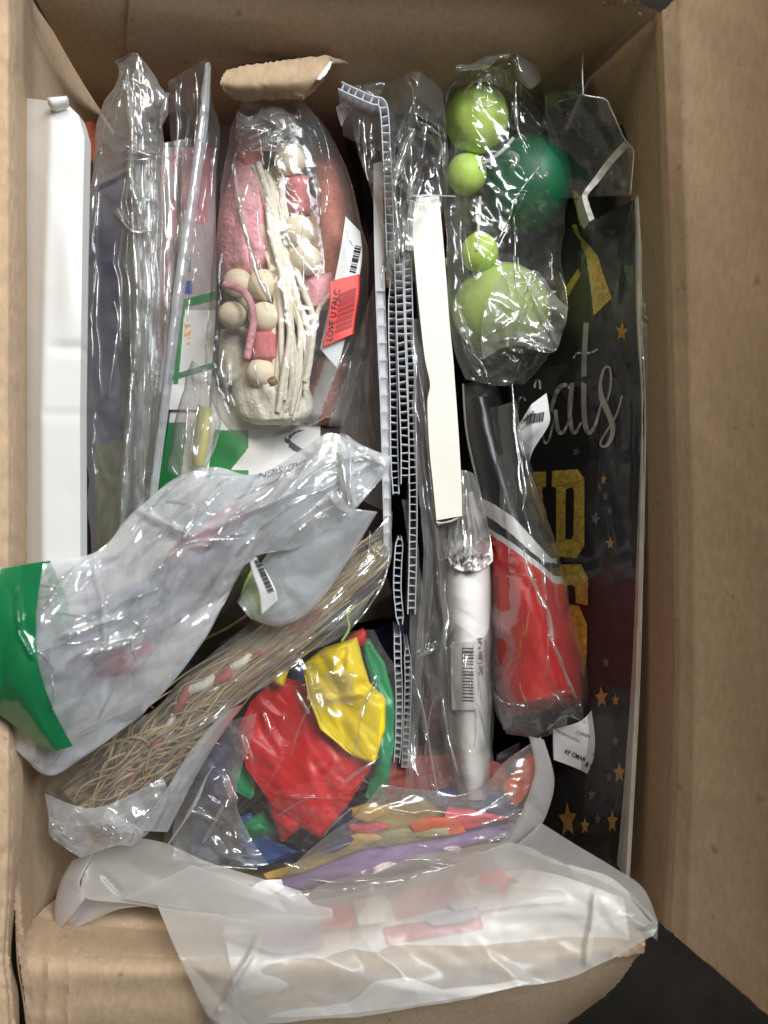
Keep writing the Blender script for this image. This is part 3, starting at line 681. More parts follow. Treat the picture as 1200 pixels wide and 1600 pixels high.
sl = thing('document_sleeve', 'clear plastic sleeve with thick pale lilac folded edge and pink print inside', 'sleeve', 290, 400, -.03)
loft('sleeve_edge', [[(319, 100, .034), (309, 190, .032), (290, 320, .030), (271, 450, .028), (256, 580, .026), (241, 700, .022), (229, 800, .018)],
                     [(327, 96, .033), (322, 190, .031), (305, 320, .029), (286, 450, .027), (268, 580, .025), (252, 700, .021), (238, 800, .017)]],
     M['milky'], sl, step=2.4, bulge=.004, power=.4, thick=.004, crump=[(50, .8, 80, 3), (12, .25, 0, 1)], seed=81)
W_sl = loft('sleeve_film', [[(262, 128, .022), (268, 200, .012), (275, 300, .006), (268, 450, .004), (258, 600, .004)],
                     [(323, 94, .030), (318, 200, .028), (300, 320, .026), (282, 450, .024), (262, 600, .020)],
                     [(326, 150, .020), (342, 205, .010), (334, 320, .004), (330, 450, .004), (325, 600, .004)]], M['clear'], sl, step=3, crump=[(30, 2.4, 75, 2), (12, .7, 60, 2)], seed=82)
def prn(x, y, u, v):
    m = np.zeros(len(x), int)
    m[(np.abs(x - 300) < 24) & (y > 255) & (y < 350)] = 1
    m[(y < 300) & (x > 275)] = 1
    m[(x > 283) & (x < 297) & (y > 364) & (y < 394)] = 2
    m[(x > 284) & (x < 299) & (y >= 394) & (y < 426)] = 3
    m[(x > 285) & (x < 301) & (y > 438) & (y < 460)] = 4
    m[(np.abs(y - (475 - (x - 285) * .25)) < 7) & (x > 283)] = 5
    m[(np.abs(x - (285 - (y - 480) * .09)) < 4) & (y > 475) & (y < 600)] = 5
    m[(y > 484) & (m == 0)] = 6
    m[(np.abs(x - 293) < 5) & (y > 505) & (y < 540) & (facet(x / 4., y / 5., 9) > 0)] = 2
    m[(np.abs(y - (590 - (x - 270) * .3)) < 5)] = 5
    return m
loft('printed_card', [[(262, 230, -.035), (266, 450, -.035), (250, 640, -.035)], [(334, 230, -.035), (338, 450, -.035), (326, 640, -.035)]],
     [M['mauve'], M['pinkp'], M['amber'], M['teal'], M['blue'], M['green_print'], M['white_paper']], sl, step=1.3, matf=prn, thick=.1, crump=[(60, 1.5, 80, 2)], seed=83)
tag(loft('box_dark_panel', [[(322, 165, -.05), (320, 640, -.06)], [(372, 190, -.05), (368, 640, -.06)]], M['mauve'], None, step=10, thick=.1, crump=[(60, 1, 80, 2)], seed=84).o,
    'grey panel standing in for the dark box cardboard between printed sleeve and pink garland bag', 'card panel')  # mauve grey stands in for the box cardboard where it looks dark

# ------------------------------------------------------------------ 3 green and white printed packet, yellow packet
gp = thing('printed_packet', 'white printed packet with big green blocks lying under the garland bag', 'packet', 380, 720, -.08)
def grn(x, y, u, v):
    m = np.zeros(len(x), int)
    m[(x < 288 + (700 - y) * .12) & (y > 660)] = 1
    m[(x > 331 - (y - 700) * .15) & (x < 388) & (y > 672)] = 1
    m[(x > 362) & (x < 388) & (y > 700 + (388 - x) * 1.25) & (y < 735)] = 0
    m[(x > 445) & (np.abs((y - 690) - (x - 450) * .7) < 4)] = 2
    m[(x > 450) & (y > 672) & (np.abs((x - 490) ** 2 / 1600 + (y - 690) ** 2 / 400 - 1) < .12)] = 2
    m[(x > 500)] = 3
    return m
loft('packet_face', [[(245, 590, -.04), (330, 600, -.045), (420, 640, -.045), (560, 650, -.05)], [(225, 860, -.02), (330, 830, -.02), (420, 800, -.02), (560, 770, -.03)]],
     [M['white_paper'], M['green_print'], M['grey_ink'], M['plum']], gp, step=1.6, matf=grn, crump=[(70, 1.6, 0, 1)], seed=91, thick=.01)
yp = thing('yellow_packet', 'small clear pouch with folded yellow wrap beside the green printed packet', 'packet', 310, 680, -.03)
loft('yellow_wrap', [[(310, 632, -.02), (304, 680, -.02), (300, 726, -.02)], [(332, 640, -.02), (328, 680, -.02), (320, 730, -.02)]], M['yellow'], yp, step=3, bulge=.004, back=.003, crump=[(14, 1.4, 70, 2)], seed=92)
W_yp = loft('pouch_film', [[(300, 560, .006), (280, 640, .0), (262, 725, .0), (270, 745, .0)], [(338, 590, .006), (345, 650, .004), (340, 700, .002), (318, 745, .0)]], M['smoke'], yp, step=2.8, bulge=.008, back=.004,
     crump=[(26, 2.6, 70, 2), (10, .6, 60, 2)], seed=93, creases=[(335, 600, 268, 730, 4, 3), (300, 585, 338, 598, 4, 2)])

# ------------------------------------------------------------------ 4 garland of beads and yarn in its bag
ga = thing('bead_garland', 'folded pink and cream garland of wooden beads, yarn tassels and cotton cord', 'garland', 440, 450, -.06)
def bl(zc, **k): return k
yc = [(22, 2.2, 88, 3), (9, .8, 88, 4)]
loft('tassel', [[(368, 250, -.028), (346, 320, -.028), (340, 380, -.028), (346, 440, -.028)], [(405, 245, -.028), (430, 310, -.028), (436, 370, -.028), (428, 432, -.028)]], M['pink'], ga, step=2.5, bulge=.020, back=.008, ends=.18, crump=[(26, 3.0, 70, 2), (9, .7, 70, 4)], seed=101)
loft('tassel', [[(400, 345, -.018), (398, 385, -.018)], [(432, 350, -.018), (432, 395, -.018)]], M['pink'], ga, step=2.0, bulge=.008, ends=.2, crump=[(7, 1.6, 0, 3)], seed=102)
loft('tassel', [[(370, 205, -.035), (366, 270, -.03)], [(412, 200, -.035), (412, 275, -.03)]], M['rose'], ga, step=2.6, bulge=.014, back=.006, ends=.2, crump=yc, seed=103)
loft('tassel', [[(482, 225, -.035), (484, 320, -.035), (488, 400, -.035), (500, 470, -.035)], [(535, 235, -.04), (550, 310, -.04), (552, 400, -.04), (540, 480, -.04)]], M['salmon'], ga, step=2.8, bulge=.018, back=.008, ends=.15, crump=yc, seed=104)
loft('tassel', [[(466, 432, -.02), (468, 460, -.02), (476, 486, -.02)], [(520, 425, -.02), (528, 458, -.02), (512, 486, -.02)]], M['pink'], ga, step=2.4, bulge=.010, back=.006, ends=.2, crump=[(8, .9, 80, 4)], seed=105)
loft('tassel', [[(382, 512, -.016), (384, 540, -.016), (388, 566, -.016)], [(440, 512, -.016), (440, 540, -.016), (438, 566, -.016)]], M['rose'], ga, step=2.4, bulge=.010, back=.006, ends=.2, crump=[(7, .8, 85, 4)], seed=106)
loft('tassel', [[(446, 274, -.014), (449, 338, -.014)], [(482, 274, -.014), (486, 338, -.014)]], M['rose'], ga, step=2.4, bulge=.010, back=.006, ends=.2, crump=[(8, .8, 0, 4)], seed=107)
loft('tassel', [[(372, 565, -.030), (362, 610, -.03), (372, 650, -.03), (400, 664, -.03)], [(450, 560, -.03), (480, 600, -.03), (490, 640, -.03), (470, 664, -.03)]], M['cord'], ga, step=2.6, bulge=.018, back=.006, ends=.2, crump=[(12, 2.0, 75, 4), (6, .6, 80, 4)], seed=108)
loft('tassel', [[(345, 515, -.03), (342, 560, -.03), (350, 600, -.03)], [(382, 510, -.03), (385, 560, -.03), (380, 605, -.03)]], M['cord'], ga, step=2.6, bulge=.010, back=.005, ends=.2, crump=[(8, 1.0, 85, 4)], seed=109)
loft('glitter_sleeve', [[(470, 330, -.03), (472, 400, -.03), (480, 450, -.03)], [(508, 330, -.03), (512, 400, -.03), (508, 450, -.03)]], M['brown'], ga, step=3, bulge=.008, back=.005, ends=.2, crump=[(12, 1.2, 80, 2)], seed=110)
for k, (x, y, z, r) in enumerate([(453, 250, -.010, 24), (466, 362, -.006, 25), (478, 406, -.008, 24), (372, 442, -.014, 22), (413, 446, -.013, 25), (363, 492, -.012, 21), (413, 496, -.010, 24), (408, 582, -.014, 23), (392, 468, -.022, 20), (498, 448, -.024, 20), (436, 555, -.020, 18)]):
    b = ball('bead', x, y, z, r * 1.04, r * .98, M['wood'], ga, seed=k, lump=.01)
tube('bead_hole_dark', [(424, 592, .002), (428, 600, .0)], 7, M['brown'], ga, sides=10, step=3)  # brown plug, the dark of the hole put into its colour
for k, pts in enumerate([[(398, 258, -.012), (418, 330, -.008), (432, 400, -.006), (436, 470, -.004), (444, 560, -.006), (438, 630, -.012)],
                         [(410, 262, -.014), (432, 320, -.008), (444, 400, -.003), (452, 470, -.001), (456, 560, -.004), (448, 640, -.012)],
                         [(422, 250, -.016), (438, 300, -.012), (448, 380, -.008), (464, 460, -.004), (478, 520, -.006), (472, 600, -.012)],
                         [(455, 410, -.012), (480, 480, -.008), (505, 500, -.008), (512, 480, -.010), (540, 440, -.014)]]):
    for q in range(4 if k < 3 else 1):
        pp = [(x + (q * 6.5 - 9) * (1 if k % 2 else -1) + 1.5 * math.sin(y / 40. + k + q), y + q * 6, z - q * .002) for x, y, z in pts]
        tube('cord', pp, 5.0 if k < 3 else 4.0, M['rope'], ga, sides=10, step=3.0, wob=5.0, seed=k + 10 * q)
tube('cord', [(352, 445, -.004), (380, 455, .003), (394, 480, .004), (396, 510, .0), (385, 560, -.006)], 6, M['pink'], ga, sides=9, step=4, wob=1)
gb = thing('garland_bag', 'crinkled clear cellophane bag around the pink and cream garland', 'bag', 450, 420, -.05)
bagF = loft('bag_film', [[(378, 160, .004), (366, 195, .0), (350, 250, -.004), (343, 310, -.006), (334, 400, -.008), (326, 500, -.008), (322, 580, -.008), (338, 648, -.008), (372, 682, -.008)],
                         [(415, 150, .012), (415, 200, .012), (415, 260, .012), (412, 320, .013), (408, 400, .014), (405, 500, .014), (405, 580, .010), (410, 640, .006), (410, 684, -.004)],
                         [(446, 150, .010), (470, 200, .008), (480, 260, .008), (488, 320, .008), (495, 400, .008), (495, 500, .008), (490, 580, .006), (470, 640, .002), (450, 672, -.006)],
                         [(470, 158, .002), (512, 205, -.006), (542, 260, -.012), (560, 320, -.014), (574, 400, -.014), (572, 500, -.016), (560, 580, -.018), (528, 640, -.018), (480, 668, -.012)]],
            M['clear_soft'], gb, step=2.5, smooth_v=True, crump=[(38, 2.4, 72, 2.6), (15, .9, 65, 2.0), (7, .3, 30, 1.2)], seed=121, back=.03, hold=.3,
            creases=[(366, 265, 378, 330, 6, 4), (378, 330, 392, 430, 7, 5), (392, 430, 425, 490, 6, 4), (425, 200, 428, 262, 4, 3), (355, 560, 358, 610, 7, 5), (352, 600, 362, 640, 6, 5), (375, 628, 408, 634, 4, 3), (418, 190, 426, 215, 4, 3),
                     (392, 380, 420, 480, 4, 3), (490, 270, 498, 340, 5, 3), (476, 530, 466, 660, 4, 3)])
W_tu = loft('tuft', [[(372, 170, .010), (392, 178, .014), (425, 166, .014), (460, 182, .008)], [(372, 215, .004), (392, 232, .010), (425, 234, .012), (468, 230, .004)]], M['smoke'], gb, step=2.4, bulge=.006, crump=[(18, 3.4, 20, 1.5), (9, 1.0, 70, 1)], seed=122, xyamp=6)
sp = thing('striped_pouch', 'white and brown striped paper pouch at the foot of the garland bag', 'pouch', 510, 620, -.07)
loft('pouch_body', [[(478, 560, -.045), (470, 600, -.045), (462, 660, -.045)], [(548, 555, -.05), (560, 600, -.05), (540, 672, -.05)]], [M['tissue'], M['salmon']], sp, step=2.8, bulge=.014, back=.01, ends=.15, crump=[(25, 1.5, 80, 2)], seed=131,
     matf=lambda x, y, u, v: (np.sin((x * .95 + y * .35) / 6.2) > .25).astype(int))
lb = thing('price_label', 'white barcode slip with a red sticker on the right side of the garland bag', 'label', 540, 460, .0)
LB = loft('slip', [[(540, 338, -.002), (532, 390, .0), (520, 450, .002), (510, 500, .0), (500, 545, -.002)], [(563, 362, -.010), (566, 400, -.008), (558, 450, -.006), (546, 500, -.006), (528, 578, -.006)]], M['label'], lb, step=3, crump=[(40, .6, 80, 2)], seed=141, thick=.0003)
bars('barcode', (546, 424), (.22, -1), (10, 2.6), [2, 2, 1, 2, 3, 2, 1, 3, 2, 1, 3, 2, 2, 2, 1, 2, 3, 2, 2, 2, 1], LB, M['ink'], LB.o)
LR = loft('sticker', [[(514, 440, .0038), (515, 470, .0038), (511, 505, .003), (504, 543, .002)], [(562, 428, -.0035), (561, 460, -.003), (556, 490, -.003), (552, 522, -.003)]], M['red_label'], lb, step=3, crump=[(50, .4, 80, 2)], seed=142, thick=.0003)
bars('dark_bars', (524, 520), (.12, -1), (26, -10), [5, 2.5, 5, 2.5, 7, 2.5, 5, 2.5, 6, 2.5, 5, 2, 7, 2, 5], LR, M['dark_red_ink'], LR.o, off=.0006)
text('lettering', 'LOVE U FALC', (519, 533), (2.2, -13.5), (-13.5, -1.5), LR, M['ink'], LR.o, off=.0009)

fold([(366, 262, .012), (371, 300, .014), (378, 340, .016), (388, 380, .018)], 9, gb, 21)
fold([(386, 376, .018), (396, 410, .018), (408, 440, .018), (424, 472, .016)], 10, gb, 22)
fold([(372, 330, .015), (384, 360, .017), (392, 400, .017)], 4, gb, 23)
fold([(412, 196, .014), (424, 215, .015), (422, 240, .015), (418, 268, .015)], 3.5, gb, 24)
fold([(408, 270, .016), (414, 300, .017), (428, 340, .018)], 3, gb, 25)
fold([(350, 548, .006), (346, 575, .007), (352, 600, .007), (357, 628, .006)], 9, gb, 26)
fold([(376, 624, .006), (392, 627, .006), (408, 634, .004)], 4, gb, 27)
fold([(492, 272, .006), (500, 300, .005), (500, 335, .002)], 5, gb, 28)
fold([(480, 524, .006), (474, 580, .004), (456, 652, -.002)], 2.5, gb, 29)
# ------------------------------------------------------------------ 5 fluted plastic boards seen end-on
rib_me = bpy.data.meshes.new('rib')
rib_me.from_pydata([(sx * .5, sy * .5, sz) for sz in (-1, 0) for sx, sy in ((-1, -1), (1, -1), (1, 1), (-1, 1))], [],
                   [[3, 2, 1, 0], [4, 5, 6, 7], [0, 1, 5, 4], [1, 2, 6, 5], [2, 3, 7, 6], [3, 0, 4, 7]])
rib_me.materials.append(M['coro'])
def board(label, path, width, pitch, depth=.05, seed=0, z=None, taper=None, group=None, wallw=1.5):
    pts = np.asarray(path, float)
    r = thing('fluted_board', label, 'plastic board', pts[len(pts) // 2, 0], pts[len(pts) // 2, 1], pts[0, 2] - depth, group)
    L = np.hypot(*np.diff(pts[:, :2], axis=0).T).sum(); n = max(6, int(L / 4)); c = catmull(pts, n)
    t = np.gradient(c[:, :2], axis=0); t /= np.linalg.norm(t, axis=1)[:, None]; nn = np.stack([t[:, 1], -t[:, 0]], -1)
    rng = np.random.RandomState(seed); s = np.concatenate([[0], np.cumsum(np.hypot(*np.diff(c[:, :2], axis=0).T))])
    wd = np.full(n + 1, width, float)
    if taper: wd = width * np.interp(s / s[-1], [0, .1, .9, 1], taper)
    bow = .5 * np.sin(s / pitch * 2 * math.pi)     # liners sink a little between the ribs
    for sg in (-1, 1):
        a = c.copy(); b = c.copy()
        a[:, :2] += nn * (sg * wd / 2 + sg * wallw / 2 + sg * .25 * bow)[:, None]; b[:, :2] += nn * (sg * wd / 2 - sg * wallw / 2 + sg * .25 * bow)[:, None]
        wa, wb_ = P(a[:, 0], a[:, 1], a[:, 2]), P(b[:, 0], b[:, 1], b[:, 2]); da, db = wa.copy(), wb_.copy(); da[:, 2] -= depth; db[:, 2] -= depth
        m = n + 1; f = []
        for i in range(n):
            f += [[i, i + 1, m + i + 1, m + i], [2 * m + i, 2 * m + i + 1, i + 1, i], [m + i, m + i + 1, 3 * m + i + 1, 3 * m + i]]
        f += [[0, m, 3 * m, 2 * m], [n, 2 * m + n, 3 * m + n, m + n]]
        new_obj('face_sheet', np.concatenate([wa, wb_, da, db]), f, M['coro'], r, smooth=False)
    k = 0; d = pitch * .4
    while d < s[-1]:
        x, y, zz = [np.interp(d, s, c[:, q]) for q in range(3)]; nx, ny_ = np.interp(d, s, nn[:, 0]), np.interp(d, s, nn[:, 1]); w = np.interp(d, s, wd)
        o = bpy.data.objects.new('rib', rib_me); COL.objects.link(o); o.parent = r
        zz = zz - .0004
        p = Vector(P(np.float64(x), np.float64(y), np.float64(zz))); sc = (H - zz) / F
        o.location = p - ABS[r.name]; o.rotation_euler = (0, 0, math.atan2(-ny_, nx) + rng.uniform(-.2, .2)); o.scale = (w * sc, rng.uniform(1.2, 1.9) * sc, depth - .001)
        d += pitch * rng.uniform(.84, 1.16); k += 1
    return r
board('bent fluted board whose top end is folded sharply to the left', [(531, 133, .022), (548, 141, .022), (566, 149, .021), (582, 156, .021), (596, 160, .02), (601, 178, .02), (604, 230, .018), (607, 290, .016), (609, 350, .014), (611, 400, .012)], 12, 13.2, .05, 1)
board('leftmost upright fluted board of the middle stack, short cells', [(613, 436, .004), (613, 520, .004), (615, 600, .004), (616, 700, .004), (619, 772, .004)], 11, 11.8, .06, 2, taper=[.5, 1, 1, .8])
board('middle fluted board of the upright stack with dark cells', [(623, 408, .008), (625, 480, .008), (628, 560, .008), (631, 640, .008), (633, 700, .008), (633, 756, .008)], 12.5, 12.4, .07, 3)
board('long fluted board nearest the cream carton', [(637, 402, .007), (639, 480, .007), (642, 560, .007), (644, 640, .007), (645, 720, .006), (646, 800, .004), (645, 880, .002), (643, 960, .0)], 11.5, 11.6, .07, 4)
board('short fluted board with a torn point above the balloons', [(625, 838, -.006), (622, 880, -.004), (621, 920, -.004), (624, 955, -.004), (626, 976, -.004)], 11.5, 11.4, .06, 5, taper=[.35, 1, 1, .5])
board('lower left fluted board beside the green balloon', [(621, 990, -.010), (622, 1040, -.010), (624, 1090, -.012), (623, 1150, -.014), (620, 1192, -.016)], 10.5, 11.2, .05, 6, taper=[.9, 1, .9, .8])
board('lower right fluted board running behind the dark wrapping', [(636, 1010, -.014), (638, 1060, -.014), (636, 1130, -.016), (633, 1200, -.018)], 10, 10.2, .05, 7, taper=[.4, 1, 1, 1])
sb = thing('scalloped_board', 'white board edge with shallow scallops left of the fluted boards', 'plastic board', 597, 500, -.06)
loft('board_edge', [[(583, 256, .003), (585, 400, .006), (589, 520, .008), (594, 640, .008), (598, 780, .006), (600, 870, .0)], [(597, 252, .003), (600, 400, .006), (604, 520, .008), (608, 640, .008), (611, 780, .006), (612, 870, .0)]],
     M['coro'], sb, step=2.2, thick=.06, zf=lambda px, py, u, v: np.where(py > 455, -.0022 * np.abs(np.sin((py - 455) / 27. * math.pi)) ** .4 * (v > .15) * (v < .9), 0.))
# dark packs between the boards
dk = thing('black_pouch', 'glossy black pouch pressed behind the bent fluted board', 'pouch', 620, 230, -.12)
loft('pouch_body', [[(535, 168, -.02), (560, 240, -.03), (572, 330, -.04), (580, 420, -.05)], [(620, 130, -.02), (640, 200, -.03), (640, 300, -.04), (640, 420, -.05)], [(700, 150, -.03), (700, 220, -.035), (698, 300, -.04), (690, 420, -.05)]],
     [M['black'], M['maroon'], M['plum']], dk, step=4, crump=[(40, 4, 60, 1.5)], seed=151, thick=.06, matf=lambda x, y, u, v: np.where((x > 642) & (y > 236), 1, np.where(y < 168, 2, 0)))
df_ = thing('board_wrapping', 'loose crinkled clear wrapping hanging over the tops of the fluted boards', 'wrapping', 640, 250, -.02)
W_wr = loft('wrap_film', [[(545, 160, .008), (560, 230, .002), (582, 300, .002), (590, 380, .004), (596, 450, .004)], [(610, 128, .016), (622, 220, .022), (616, 300, .022), (622, 380, .020), (614, 450, .012)],
                   [(655, 112, .018), (652, 200, .018), (648, 300, .014), (640, 380, .012), (634, 450, .010)], [(690, 140, .010), (698, 210, .006), (700, 290, .0), (690, 350, .0), (668, 430, .0)]],
     M['clear'], df_, step=2.4, smooth_v=True, crump=[(30, 5, 70, 2.2), (12, 1.4, 60, 1.8)], seed=152,
     creases=[(650, 150, 620, 240, 7, 6), (620, 240, 612, 330, 7, 6), (640, 215, 625, 290, 5, 4), (612, 330, 622, 420, 6, 4), (625, 290, 640, 310, 5, 4), (655, 180, 690, 210, 6, 4), (660, 250, 640, 310, 6, 5)])
loft('wrap_film', [[(527, 168, .012), (535, 196, .006)], [(552, 152, .016), (562, 160, .012)]], M['seam'], df_, step=2.4, crump=[(10, 1, 0, 1)], seed=153)
loft('wrap_film', [[(553, 132, .012), (560, 142, .012), (575, 150, .012)], [(603, 128, .008), (598, 142, .008), (592, 156, .008)]], M['smoke'], df_, step=2.4, crump=[(14, 2, 0, 1)], seed=154)
fold([(648, 200, .022), (632, 235, .022), (620, 270, .022), (614, 310, .020)], 11, df_, 31)
fold([(614, 300, .022), (622, 360, .020), (616, 410, .016)], 9, df_, 32)
fold([(628, 250, .020), (634, 280, .019), (642, 306, .016)], 4, df_, 33)
fold([(655, 190, .018), (672, 200, .016), (690, 214, .012)], 6, df_, 34)
fold([(652, 262, .016), (640, 300, .016), (636, 318, .014)], 7, df_, 35)
# dark standing packs left of the boards
tag(loft('dark_board', [[(560, 300, -.05), (562, 500, -.05), (566, 900, -.05)], [(590, 300, -.045), (592, 500, -.045), (600, 900, -.045)]], M['plum'], None, step=8, crump=[(30, 2, 85, 4)], seed=155, thick=.15).o,
    'dark plum pack standing just left of the scalloped board', 'pack')
tag(loft('dark_sleeve', [[(548, 560, -.02), (530, 680, -.02), (520, 760, -.02)], [(592, 420, -.006), (596, 640, -.006), (604, 800, -.006)]], M['smoke'], None, step=3, crump=[(12, 1.6, 88, 8), (60, 2, 60, 1)], seed=156, bulge=.003).o,
    'smoky clear sleeve with vertical ribs between garland bag and boards', 'sleeve')
sf = thing('board_sleeve', 'loose clear sleeve draped over the lower fluted boards and dark gap', 'sleeve', 680, 950, -.04)
W_sf = loft('sleeve_film', [[(640, 500, .010), (650, 700, .012), (660, 860, .010), (650, 1000, .004), (640, 1150, -.004), (625, 1262, -.004)],
                     [(652, 500, .004), (682, 700, .002), (690, 860, .0), (680, 1000, .0), (668, 1150, -.004), (668, 1262, -.004)],
                     [(662, 500, -.006), (700, 760, -.008), (702, 900, -.01), (700, 1020, -.008), (720, 1150, -.010), (745, 1255, -.010)]],
     M['smoke'], sf, step=2.6, crump=[(26, 4, 84, 3.4), (11, 1.0, 80, 2.5)], seed=157, smooth_v=True,
     creases=[(655, 640, 672, 780, 5, 4), (672, 780, 690, 980, 5, 4), (645, 1080, 690, 1250, 4, 4), (690, 1090, 715, 1210, 4, 4), (700, 1000, 700, 1100, 4, 3), (650, 1030, 685, 1010, 6, 4)])
loft('sleeve_film', [[(628, 780, -.002), (640, 900, -.002), (642, 1000, -.004), (630, 1200, -.008)], [(640, 780, -.004), (660, 900, -.01), (664, 1000, -.01), (650, 1200, -.012)]], M['clear_long'], sf, step=2.6, crump=[(12, 2.0, 86, 5)], seed=158)
dg_ = thing('dark_pack', 'black folded pack deep between the fluted boards and paper roll', 'pack', 690, 1000, -.2)
loft('pack_body', [[(600, 560, -.08), (605, 900, -.08), (605, 1230, -.07)], [(700, 560, -.08), (705, 900, -.08), (765, 1230, -.05)]], [M['black'], M['plum'], M['dustred']], dg_, step=6, crump=[(50, 6, 80, 2)], seed=159, thick=.1,
     matf=lambda x, y, u, v: np.where(y > 1172 + (x - 690) * .2, 2, np.where((x > 668) & (x < 695) & (y > 1050) & (y < 1150), 2, np.where(facet(x / 30., y / 50., 8) > .35, 1, 0))))

fold([(652, 560, .012), (662, 640, .012), (672, 740, .010), (684, 860, .006), (694, 980, .002)], 4, sf, 41, 'smoke')
fold([(640, 1040, .0), (660, 1110, .0), (674, 1190, .0), (688, 1256, .002)], 4, sf, 42)
fold([(692, 1090, .0), (698, 1140, .0), (714, 1206, .0)], 5, sf, 43)
fold([(648, 1030, .002), (666, 1020, .003), (680, 1012, .002)], 7, sf, 44)
# ------------------------------------------------------------------ 6 cream carton
cc = thing('cream_carton', 'narrow cream white carton standing on edge right of the fluted boards', 'carton', 685, 560, -.12)
loft('carton_body', [[(650, 310, .012), (645, 360, .012), (650, 430, .012), (657, 500, .012), (664, 560, .012), (672, 600, .012), (668, 630, .012), (671, 700, .012), (677, 760, .012), (682, 813, .012)],
                     [(686, 306, .012), (691, 360, .012), (697, 430, .012), (702, 500, .012), (708, 560, .012), (711, 600, .012), (714, 640, .012), (718, 700, .012), (721, 760, .012), (722, 806, .012)]],
     M['cream_card'], cc, step=3, thick=.12, crump=[(70, .6, 80, 2)], seed=161)
loft('end_flap', [[(681, 814, .0105), (690, 816, .0105), (704, 813, .0105), (723, 805, .0105)], [(684, 822, .008), (692, 819, .009), (706, 816, .009), (722, 807, .0095)]], M['cream_card'], cc, step=2, thick=.0015, crump=[(12, .5, 0, 1)], seed=162)
tag(loft('film_scrap', [[(640, 306, .017), (636, 350, .018), (632, 390, .018)], [(690, 304, .015), (668, 330, .017), (644, 392, .017)]], M['smoke'], None, step=2.4, crump=[(20, 1.4, 60, 2)], seed=163, xyamp=1).o,
    'hazy corner of film folded over the top of the cream carton', 'film')
tube('film_edge', [(640, 307, .0175), (665, 305, .0175), (712, 307, .012)], 1.0, M['seam'], cc, sides=5)

# ------------------------------------------------------------------ 7 bag of green balloons
gk = 'green balls in the clear bag'
def gball(label, x, y, z, rx, ry, mat, seed):
    o = ball('foam_ball', x, y, z, rx, ry, M[mat], None, seed=seed, lump=.012); tag(o, label, 'ball', gk); return o
gball('largest bright lime green ball at the top of the clear bag', 745, 186, -.006, 49, 52, 'lime', 1)
gball('small lime green ball just under the large bright one', 729, 272, -.014, 31, 32, 'lime', 2)
gball('big dark green ball in the clear bag', 824, 288, -.023, 68, 73, 'dgreen', 3)
gball('dull olive ball half hidden below two lime balls', 738, 328, -.048, 36, 34, 'olive_b', 4)
gball('smallest lime ball with a pale stick across it', 749, 394, -.020, 29, 30, 'lime', 5)
gball('biggest lime ball at the foot of the clear bag, film haze mixed into its colour', 784, 484, -.036, 76, 70, 'lime_hazed', 6)
gball('dark green ball mostly wrapped at the neck of the bag', 826, 188, -.040, 28, 30, 'dgreen', 7)
for lab, pts, r in (('thin pale stick lying across the smallest lime ball', [(750, 308, -.010), (748, 350, -.004), (744, 392, .003)], 2.6),
                    ('short pale stick crossing under the dull olive ball', [(738, 344, -.012), (770, 352, -.010)], 2.4),
                    ('slanted pale stick between the lime ball and the dark green ball', [(752, 258, -.003), (780, 240, .0), (802, 216, .0)], 3.2)):
    tag(tube('stick', pts, r, M['stick'], None, sides=8, step=6), lab, 'stick', 'pale sticks among the green balls')
bb = thing('ball_bag', 'crinkled clear bag with peaked corners holding the green balls', 'bag', 780, 350, -.04)
W_bb = loft('bag_film', [[(788, 66, .026), (730, 108, .016), (698, 140, .004), (692, 200, -.004), (693, 300, -.006), (698, 400, -.008), (704, 500, -.010), (712, 560, -.012), (726, 592, -.012)],
                  [(800, 62, .028), (760, 110, .022), (745, 140, .020), (742, 200, .021), (742, 300, .014), (745, 400, .012), (760, 500, .006), (765, 560, .0), (770, 600, -.006)],
                  [(818, 60, .028), (805, 112, .020), (810, 150, .010), (818, 210, .010), (822, 300, .012), (820, 400, .006), (830, 490, .004), (820, 545, .002), (800, 598, -.006)],
                  [(830, 62, .024), (843, 122, .010), (852, 170, -.004), (880, 240, -.010), (888, 300, -.012), (876, 400, -.014), (888, 478, -.008), (862, 548, -.008), (812, 600, -.012)]],
     M['clear_low'], bb, step=2.5, smooth_v=True, crump=[(40, 3.2, 60, 1.8), (16, 1.3, 40, 1.6), (7, .3, 0, 1)], seed=171, back=.03, hold=.5, xyamp=4.5,
     creases=[(790, 68, 818, 118, 4, 4), (818, 118, 822, 190, 4, 4), (806, 130, 806, 205, 4, 3), (815, 210, 828, 240, 5, 4), (845, 258, 800, 340, 4, 4), (800, 340, 745, 440, 4, 4), (802, 340, 812, 440, 4, 4), (838, 430, 820, 465, 5, 4), (838, 430, 865, 500, 5, 4), (824, 545, 866, 550, 6, 5), (824, 545, 862, 500, 5, 4), (730, 108, 790, 100, 6, 4), (712, 470, 730, 555, 5, 3)])
loft('bag_film', [[(722, 104, .020), (750, 94, .024), (792, 98, .022)], [(744, 124, .018), (768, 130, .022), (800, 142, .018)]], M['clear'], bb, step=2.0, crump=[(10, 4.2, 20, 1.3), (6, 1.2, 60, 1)], seed=172, hold=.5)
W_bb2 = loft('bag_film', [[(752, 500, .014), (770, 455, .016), (800, 420, .016), (838, 425, .014)], [(752, 560, .006), (800, 540, .010), (865, 552, .010), (888, 480, .008)]], M['cloudy'], bb, step=2.4, crump=[(28, 4.0, 40, 1.6), (12, 1.4, 60, 1.3)], seed=173, creases=[(838, 430, 800, 540, 5, 4), (820, 430, 868, 540, 5, 4)])
loft('bag_tail', [[(722, 545, -.006), (740, 575, -.006), (765, 600, -.008), (800, 604, -.01)], [(760, 540, .0), (790, 550, .0), (810, 560, -.002), (818, 572, -.004)]], M['clear'], bb, step=2.2, crump=[(13, 3, 30, 1.2), (7, .8, 0, 1)], seed=174)
